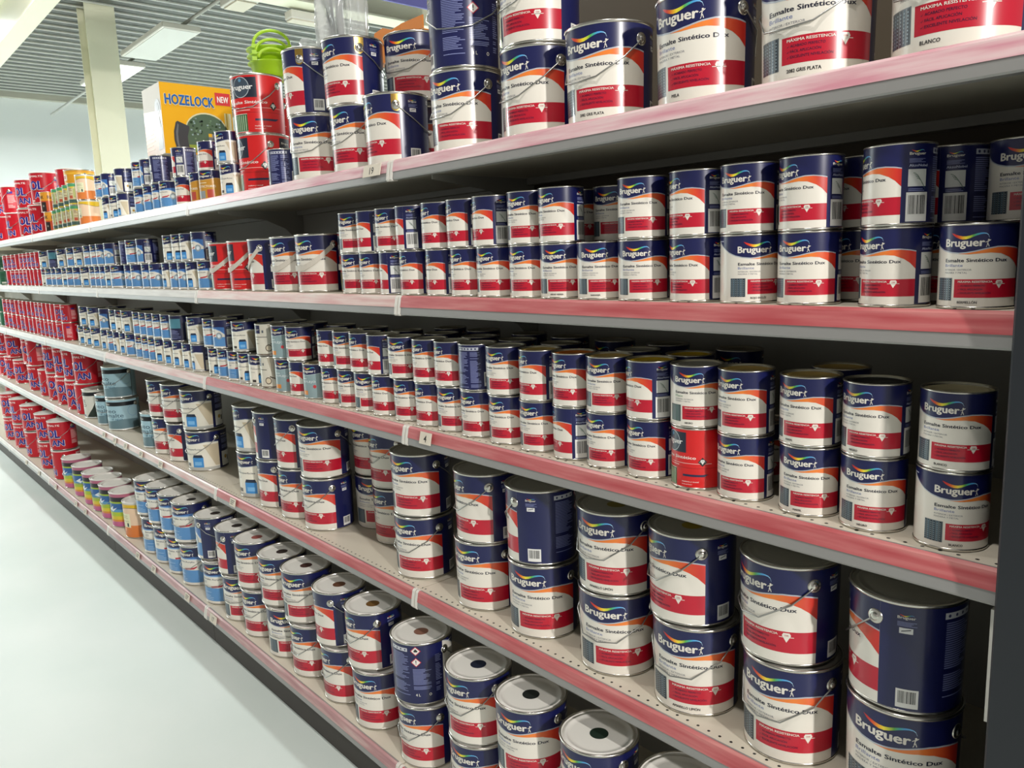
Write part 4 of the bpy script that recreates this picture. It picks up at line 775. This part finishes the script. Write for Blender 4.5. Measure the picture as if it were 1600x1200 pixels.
NAMES = {(2, 0, 0, 'd', 1): 'BERMELLÓN', (2, 0, 0, 'd', 4): 'ROJO INGLÉS', (2, 0, 0, 'd', 7): 'NARANJA', (2, 0, 0, 'd', 8): 'VERDE HIERBA', (3, 0, 0, 'd', 1): 'BLANCO', (3, 0, 0, 'd', 2): 'NEGRO', (3, 0, 0, 'd', 3): 'MARFIL', (3, 1, 0, 'd', 1): 'BLANCO', (3, 1, 0, 'd', 2): 'NEGRO', (3, 1, 0, 'd', 3): 'MARFIL', (3, 1, 0, 'x', 1): 'NEGRO', (4, 0, 0, 'D', 3): 'AMARILLO LIMÓN', (4, 1, 0, 'D', 4): 'AMARILLO LIMÓN', (1, 0, 0, 'D', 1): 'BLANCO', (1, 0, 0, 'D', 2): '2082 GRIS PLATA', (1, 0, 0, 'D', 3): 'MELA', (1, 0, 0, 'D', 4): '2082 GRIS PLATA'}
cnt = {}
RW = {(0, 0): 'lower row of', (1, 0): 'upper row of', (0, 1): 'rear lower row of', (1, 1): 'rear upper row of', (0, 2): 'rearmost lower row of', (1, 2): 'rearmost upper row of'}
for (k, s, t, row, x, y, z, rot) in CANS:
    key = (s, t, row, k); n = cnt[key] = cnt.get(key, 0) + 1; R, H = size(k); big = H > .15
    lab = LOOK[k]; seen = (math.degrees(math.atan2(-x, 1175 + y)) - rot + 180) % 360 - 180
    if k in 'dDzamM' and abs(seen) > 115: lab = {'d': 'navy enamel tin', 'a': 'navy acrylic tin', 'm': 'navy multi-surface tin'}.get(k, 'navy pail') + ' showing its text-covered back'
    lid = LIDS.get((s, t, row, k, n)); spot = SPOTS.get((s, t, row, k, n))
    if lid: lidc, lw = lid
    else: lidc, lw = ('w' if s == 5 or k in 'KtonAwY' else 'g') if big else ('s' if k == 'd' and n % 3 else 'g'), None  # grey stands in for shade on the fourth shelf's white pail lids
    where = f'{RW[(t, row)]} {LEV[s]}, {ordw(n)} from dark post'
    if spot and spot[1]: lab = f'enamel pail with {spot[1]}' if k == 'D' else f'acrylic pail with {spot[1]}'
    elif lw: lab = f'navy white red tin with {lw}'
    if len((lab + ' ' + where).replace('-', ' ').split()) > 16: where = where.replace('from dark post', 'from post')
    r0 = empty('paint_pail' if big else 'paint_tin', f'{lab}, {where}', 'paint can', (x / 1000, y / 1000, z / 1000), math.radians(rot), f'{GRP.get(k, "paint cans")} on the {LEV[s]}')
    me = body(k); part('body', me, PLAST if k in 'KtnwoY' else LABEL, r0)
    rim, foot, lidm = shell(k)
    if k in 'Kto': part('rim', rim, LIDM['w'], r0, True)
    else: part('rim', rim, TIN, r0)
    part('foot', foot, TIN, r0)
    lo = part('lid', lidm, LIDM[lidc], r0, True)
    if spot: part('colour_spot', SPOT, spotm(spot[0]), lo, True)['label'] = 'round colour patch in the middle of the lid'
    if big:
        for lg, sg in zip(LUGS, (-1, 1)): part('lug', lg, TIN, r0).location = (sg * (R - PR), 0, (H - PH) * .815)
        if s == 1 and k in 'Dz' and x < -1700:
            for pl in PLATES: part('lug_plate', pl, GOLDTIN, r0).scale = (R / PR, R / PR, H / PH)
        if k in 'qQ': part('strap_handle', BAIL[2], PAINT_PINK, r0)
        else:
            hb = BAIL[0] if (int(abs(x) * 7) % 10) < 7 else BAIL[1]
            hd = part('handle', hb, WIRE, r0); hd.scale = (R / PR, R / PR, H / PH)
    nm = NAMES.get((s, t, row, k, n))
    if nm: shade_name(nm, k, r0)

# ------------------------------------------------------------------ things standing on the top row
def flat_mesh(name, a, o, u, v, n, eps=.0006):
    o, u, v, n = (Vector(x) for x in (o, u, v, n)); vs = []; fs = []; cs = []
    for P, la, C in a.t:
        i = len(vs)
        for p, c in zip(P, C): vs.append(o + u * p[0] + v * p[1] + n * (la * eps)); cs += [*c, 1]
        fs.append((i, i + 1, i + 2) if ((P[1][0] - P[0][0]) * (P[2][1] - P[0][1]) - (P[2][0] - P[0][0]) * (P[1][1] - P[0][1])) * (u.cross(v).dot(n)) > 0 else (i, i + 2, i + 1))
    me = bpy.data.meshes.new(name); me.from_pydata(vs, [], fs); me.attributes.new('Col', 'FLOAT_COLOR', 'POINT').data.foreach_set('color', cs); me.update(); return me
CARD = mat('white_card', '#d9d5cc', .5)
PRINT = attr_mat('printed_card', .35)
# boxed hose reel: yellow end towards the near end, white side towards the aisle
bx, by, bz, BW, BD, BH = -3.65, .058, 2.0205, .235, .312, .297
t = empty('product_box', 'yellow and white hose reel carton with blue lettering standing on the tins', 'box', (bx, by, bz))
bm = bmesh.new(); box(bm, -BW, 0, 0, BD, 0, BH); bevel(bm, .002, 1); obj('carton', bm, CARD, t)
a = Art(1, 1); a.k = 1; a.H = 1
a.rect(0, .33, 0, .315, '#e9ab12', 1)
a.text('HOZE', .018, .222, .048, '#1d5fa8', 3, t1=.131, bold=.05); a.text('LOCK', .134, .222, .048, '#1d5fa8', 3, t1=.245, bold=.05)
a.text('HOZE', .015, .219, .054, '#e9d9a0', 2, t1=.134, bold=.09); a.text('LOCK', .131, .219, .054, '#e9d9a0', 2, t1=.248, bold=.09)
a.rect(.252, .325, .235, .292, '#cf3b3d', 2); a.text('NEW', .262, .248, .03, '#f2ece4', 3, t1=.316, bold=.04)
a.poly([(.10, .01)] + [(.10 + .10 * (1 - math.cos(x)) , .11 + .085 * math.sin(x)) for x in [i * PI / 14 for i in range(1, 15)]] + [(.30, .01)], '#d6d2a8', 2)
a.poly([(.105, .01)] + [(.105 + .095 * (1 - math.cos(x)) , .11 + .078 * math.sin(x)) for x in [i * PI / 14 for i in range(1, 15)]] + [(.295, .01)], '#4f6650', 3)
rr = random.Random(5)
for i in range(60):
    x = rr.uniform(.12, .27); y = rr.uniform(.07, .165); a.rect(x, x + .008, y, y + .007, rr.choice(('#6f8a6a', '#8aa0a0', '#33482f', '#2d3d36')), 4)
a.rect(.11, .29, .012, .045, '#8a9a3c', 4)
a.poly([(.205, .03), (.205, .085), (.225, .10), (.25, .095), (.262, .07), (.258, .035)], '#7b7f80', 5); a.disc(.243, .065, .024, '#5b6062', 6, 18); a.rect(.205, .222, .085, .10, '#d6a826', 6)
a.poly([(.055, .01), (.045, .06), (.046, .10), (.058, .142), (.066, .148), (.118, .128), (.118, .118), (.107, .08), (.108, .05), (.118, .01)], '#3c3f42', 4)
a.poly([(.062, .01), (.054, .06), (.055, .10), (.066, .138), (.070, .130), (.063, .09), (.064, .05), (.074, .01)], '#6a6e70', 5)
a.rect(.29, .325, .0, .20, '#cfc58c', 2); a.rect(.297, .305, 0, .2, '#a8933f', 3); a.rect(.313, .320, 0, .2, '#e0dcc0', 3)
obj('end_print', flat_mesh('end_print', a, (0, 0, 0), (0, BD / .33, 0), (0, 0, BH / .315), (1, 0, 0)), PRINT, t)
a = Art(1, 1); a.k = 1
a.band([(-BW, .155, 0, '#b9783f'), (0, .135, 0, '#a8886a')], 1); a.band([(-BW, .20, .155, '#cfae94'), (0, .18, .135, '#bdb0a2')], 1)
a.poly([(-.075, .02), (-.012, .02), (-.010, .125), (-.05, .13)], '#6d6d6c', 2); a.disc(-.045, .20, .034, '#77787a', 2, 20); a.disc(-.045, .20, .018, '#4a4c50', 3, 16); a.poly([(-.07, .125), (-.02, .11), (-.03, .16)], '#55585c', 3)
for i in range(7): a.rect(-.235, -.235 + rr.uniform(.08, .13), .03 + i * .016, .035 + i * .016, '#d9a878', 2)
obj('side_print', flat_mesh('side_print', a, (0, 0, 0), (1, 0, 0), (0, 0, 1), (0, -1, 0)), PRINT, t)

# nested lime tubs with arched handles, on the red pails
LIME = mat('lime_plastic', '#a6cf1e', .35); PLUM = mat('plum_plastic', '#5f2436', .4)
for i in range(3):
    z = 2.1985 + .024 * i
    t = empty('garden_tub', ('lowest', 'middle', 'topmost')[i] + ' lime green tub of the nested stack on the red pails', 'tub', (-2.855, .205, z), math.radians(-26), 'nested lime tubs')
    r1 = .080 + .001 * i
    bm = bmesh.new(); lathe(bm, [(0, 0), (r1 - .0145, 0), (r1 - .013, .002), (r1, .046), (r1 + .009, .048), (r1 + .009, .052), (r1 - .0015, .052), (r1 - .0175 + .0015, .0045), (0, .004)], 40); obj('tub_body', bm, LIME, t)
    w = .100 + .0125 * (2 - i); hz = .050 - .009 * (2 - i)
    for sg in (-1, 1):
        bm = bmesh.new(); tube(bm, [(sg * w, (.062 - .008 * (2 - i)) * math.cos(x), .046 + hz * math.sin(x)) for x in [j * PI / 14 for j in range(15)]], .0052, 8)
        for yy in (-.060, .060): box(bm, sg * w - .005, sg * w + .005, yy - .008, yy + .008, .036, .049)
        obj('arch_handle', bm, LIME if sg > 0 else PLUM, t)
# clear film
def film_mat(name, col, fac):
    m = bpy.data.materials.new(name); m.use_nodes = True; nt = m.node_tree; b = nt.nodes['Principled BSDF']; b.inputs['Base Color'].default_value = (*lin(col), 1); b.inputs['Roughness'].default_value = .12
    tr = nt.nodes.new('ShaderNodeBsdfTransparent'); mx = nt.nodes.new('ShaderNodeMixShader'); mx.inputs[0].default_value = fac
    nt.links.new(tr.outputs[0], mx.inputs[1]); nt.links.new(b.outputs[0], mx.inputs[2]); nt.links.new(mx.outputs[0], nt.nodes['Material Output'].inputs[0]); return m
FILM = film_mat('clear_film', '#dcdfdc', .42)
def bag_mesh(w, d, h, seed, taper=.0, rows=16, n=40, wr=.012):
    rr = random.Random(seed); bm = bmesh.new(); ph = [(rr.uniform(0, 6.28), rr.randint(2, 15), rr.uniform(.2, .8)) for _ in range(10)]; R = []
    for j in range(rows + 1):
        v = j / rows; ring = []
        for i in range(n):
            a = 2 * PI * i / n; q = sum(s * math.sin(k * a + p + v * (3 + k * .6)) for p, k, s in ph) * wr * (.35 + v * .65)
            c, s_ = math.cos(a), math.sin(a); e = .55
            x = math.copysign(abs(c) ** e, c) * w / 2 * (1 + taper * v) + q * c; y = math.copysign(abs(s_) ** e, s_) * d / 2 * (1 - .35 * v) + q * s_
            ring.append(bm.verts.new((x, y, h * v + .004 * math.sin(3 * a + seed) * v)))
        R.append(ring)
    for A, B in zip(R, R[1:]):
        for i in range(n): f = bm.faces.new((A[i], A[(i + 1) % n], B[(i + 1) % n], B[i])); f.smooth = True
    bm.faces.new(R[0][::-1]); f = bm.faces.new(R[-1]); f.smooth = True
    return bm
t = empty('plastic_bag', 'tall clear plastic bag holding grey handled tools, standing on a pail', 'bag', (-2.165, .10, 2.1600), math.radians(12))
obj('film', bag_mesh(.125, .09, .27, 3, .50, 22, 64, .016), FILM, t)
bm = bmesh.new()
for k, (xx, tilt) in enumerate(((-.045, -.12), (-.012, -.03))):
    tube(bm, [(xx, 0, .01), (xx + tilt * .10, .004, .12), (xx + tilt * .25, .008, .25)], .011, 10)
obj('tool_handle', bm, mat('grey_handle', '#62656a', .45), t)
bm = bmesh.new(); box(bm, -.088, -.035, -.03, -.028, .20, .262); obj('header_card', bm, mat('maroon_card', '#6e4a4a', .5), t)
t = empty('plastic_bag', 'crumpled clear plastic wrap lying on the pail beside the lime tubs', 'bag', (-2.40, .11, 2.1805), math.radians(-20)); obj('film', bag_mesh(.14, .11, .03, 8, -.2, 6, 36, .009), FILM, t)

# orange cardboard tray leaning behind the pails
ORG = mat('orange_board', '#cf7a24', .55)
t = empty('cardboard_tray', 'folded orange cardboard tray behind the uppermost enamel pails', 'tray', (-2.17, .36, 2.1575))
bm = bmesh.new(); box(bm, -.16, .12, -.05, .07, 0, .055); obj('tray_base', bm, ORG, t)
bm = bmesh.new(); prism(bm, [(0, 0), (.004, 0), (.004, .038), (0, .038)], .0, .12); bmesh.ops.translate(bm, vec=(0, -.054, .0555), verts=bm.verts); obj('end_flap', bm, ORG, t)
bm = bmesh.new(); a_ = [bm.verts.new(p) for p in ((-.16, -.054, .0555), (-.002, -.054, .0555), (-.002, -.054, .092), (-.05, -.054, .088), (-.10, -.054, .104), (-.15, -.054, .098))]; b_ = [bm.verts.new(v.co + Vector((0, .004, 0))) for v in a_]
bm.faces.new(a_); bm.faces.new(b_[::-1])
for i in range(6): bm.faces.new((a_[i], b_[i], b_[(i + 1) % 6], a_[(i + 1) % 6]))
bmesh.ops.recalc_face_normals(bm, faces=bm.faces); obj('side_flap', bm, ORG, t)

# small emergency lamp under the cross beam and a blue sign beyond
t = empty('emergency_lamp', 'small white emergency lamp fixed under the cream roof beam', 'lamp', (-6.06, 2.06, 3.42)); bm = bmesh.new(); box(bm, -.06, .06, -.15, .15, 0, .062); bevel(bm, .008); obj('lamp_body', bm, CLIP, t)
bm = bmesh.new(); box(bm, -.05, .05, -.14, .14, -.012, 0); obj('lens', bm, TAGM, t)
t = empty('hanging_sign', 'violet-blue sign board hanging below the cream beam', 'sign', (-5.0, 2.35, 3.33)); bm = bmesh.new(); box(bm, -.01, .01, -.55, .35, .0, .5); obj('board', bm, mat('violet_board', '#6d6cb0', .5), t)
for yy in (-.45, .25):
    bm = bmesh.new(); tube(bm, [(0, yy, .5), (0, yy, .95)], .004); obj('hanger_wire', bm, WIRE, t)
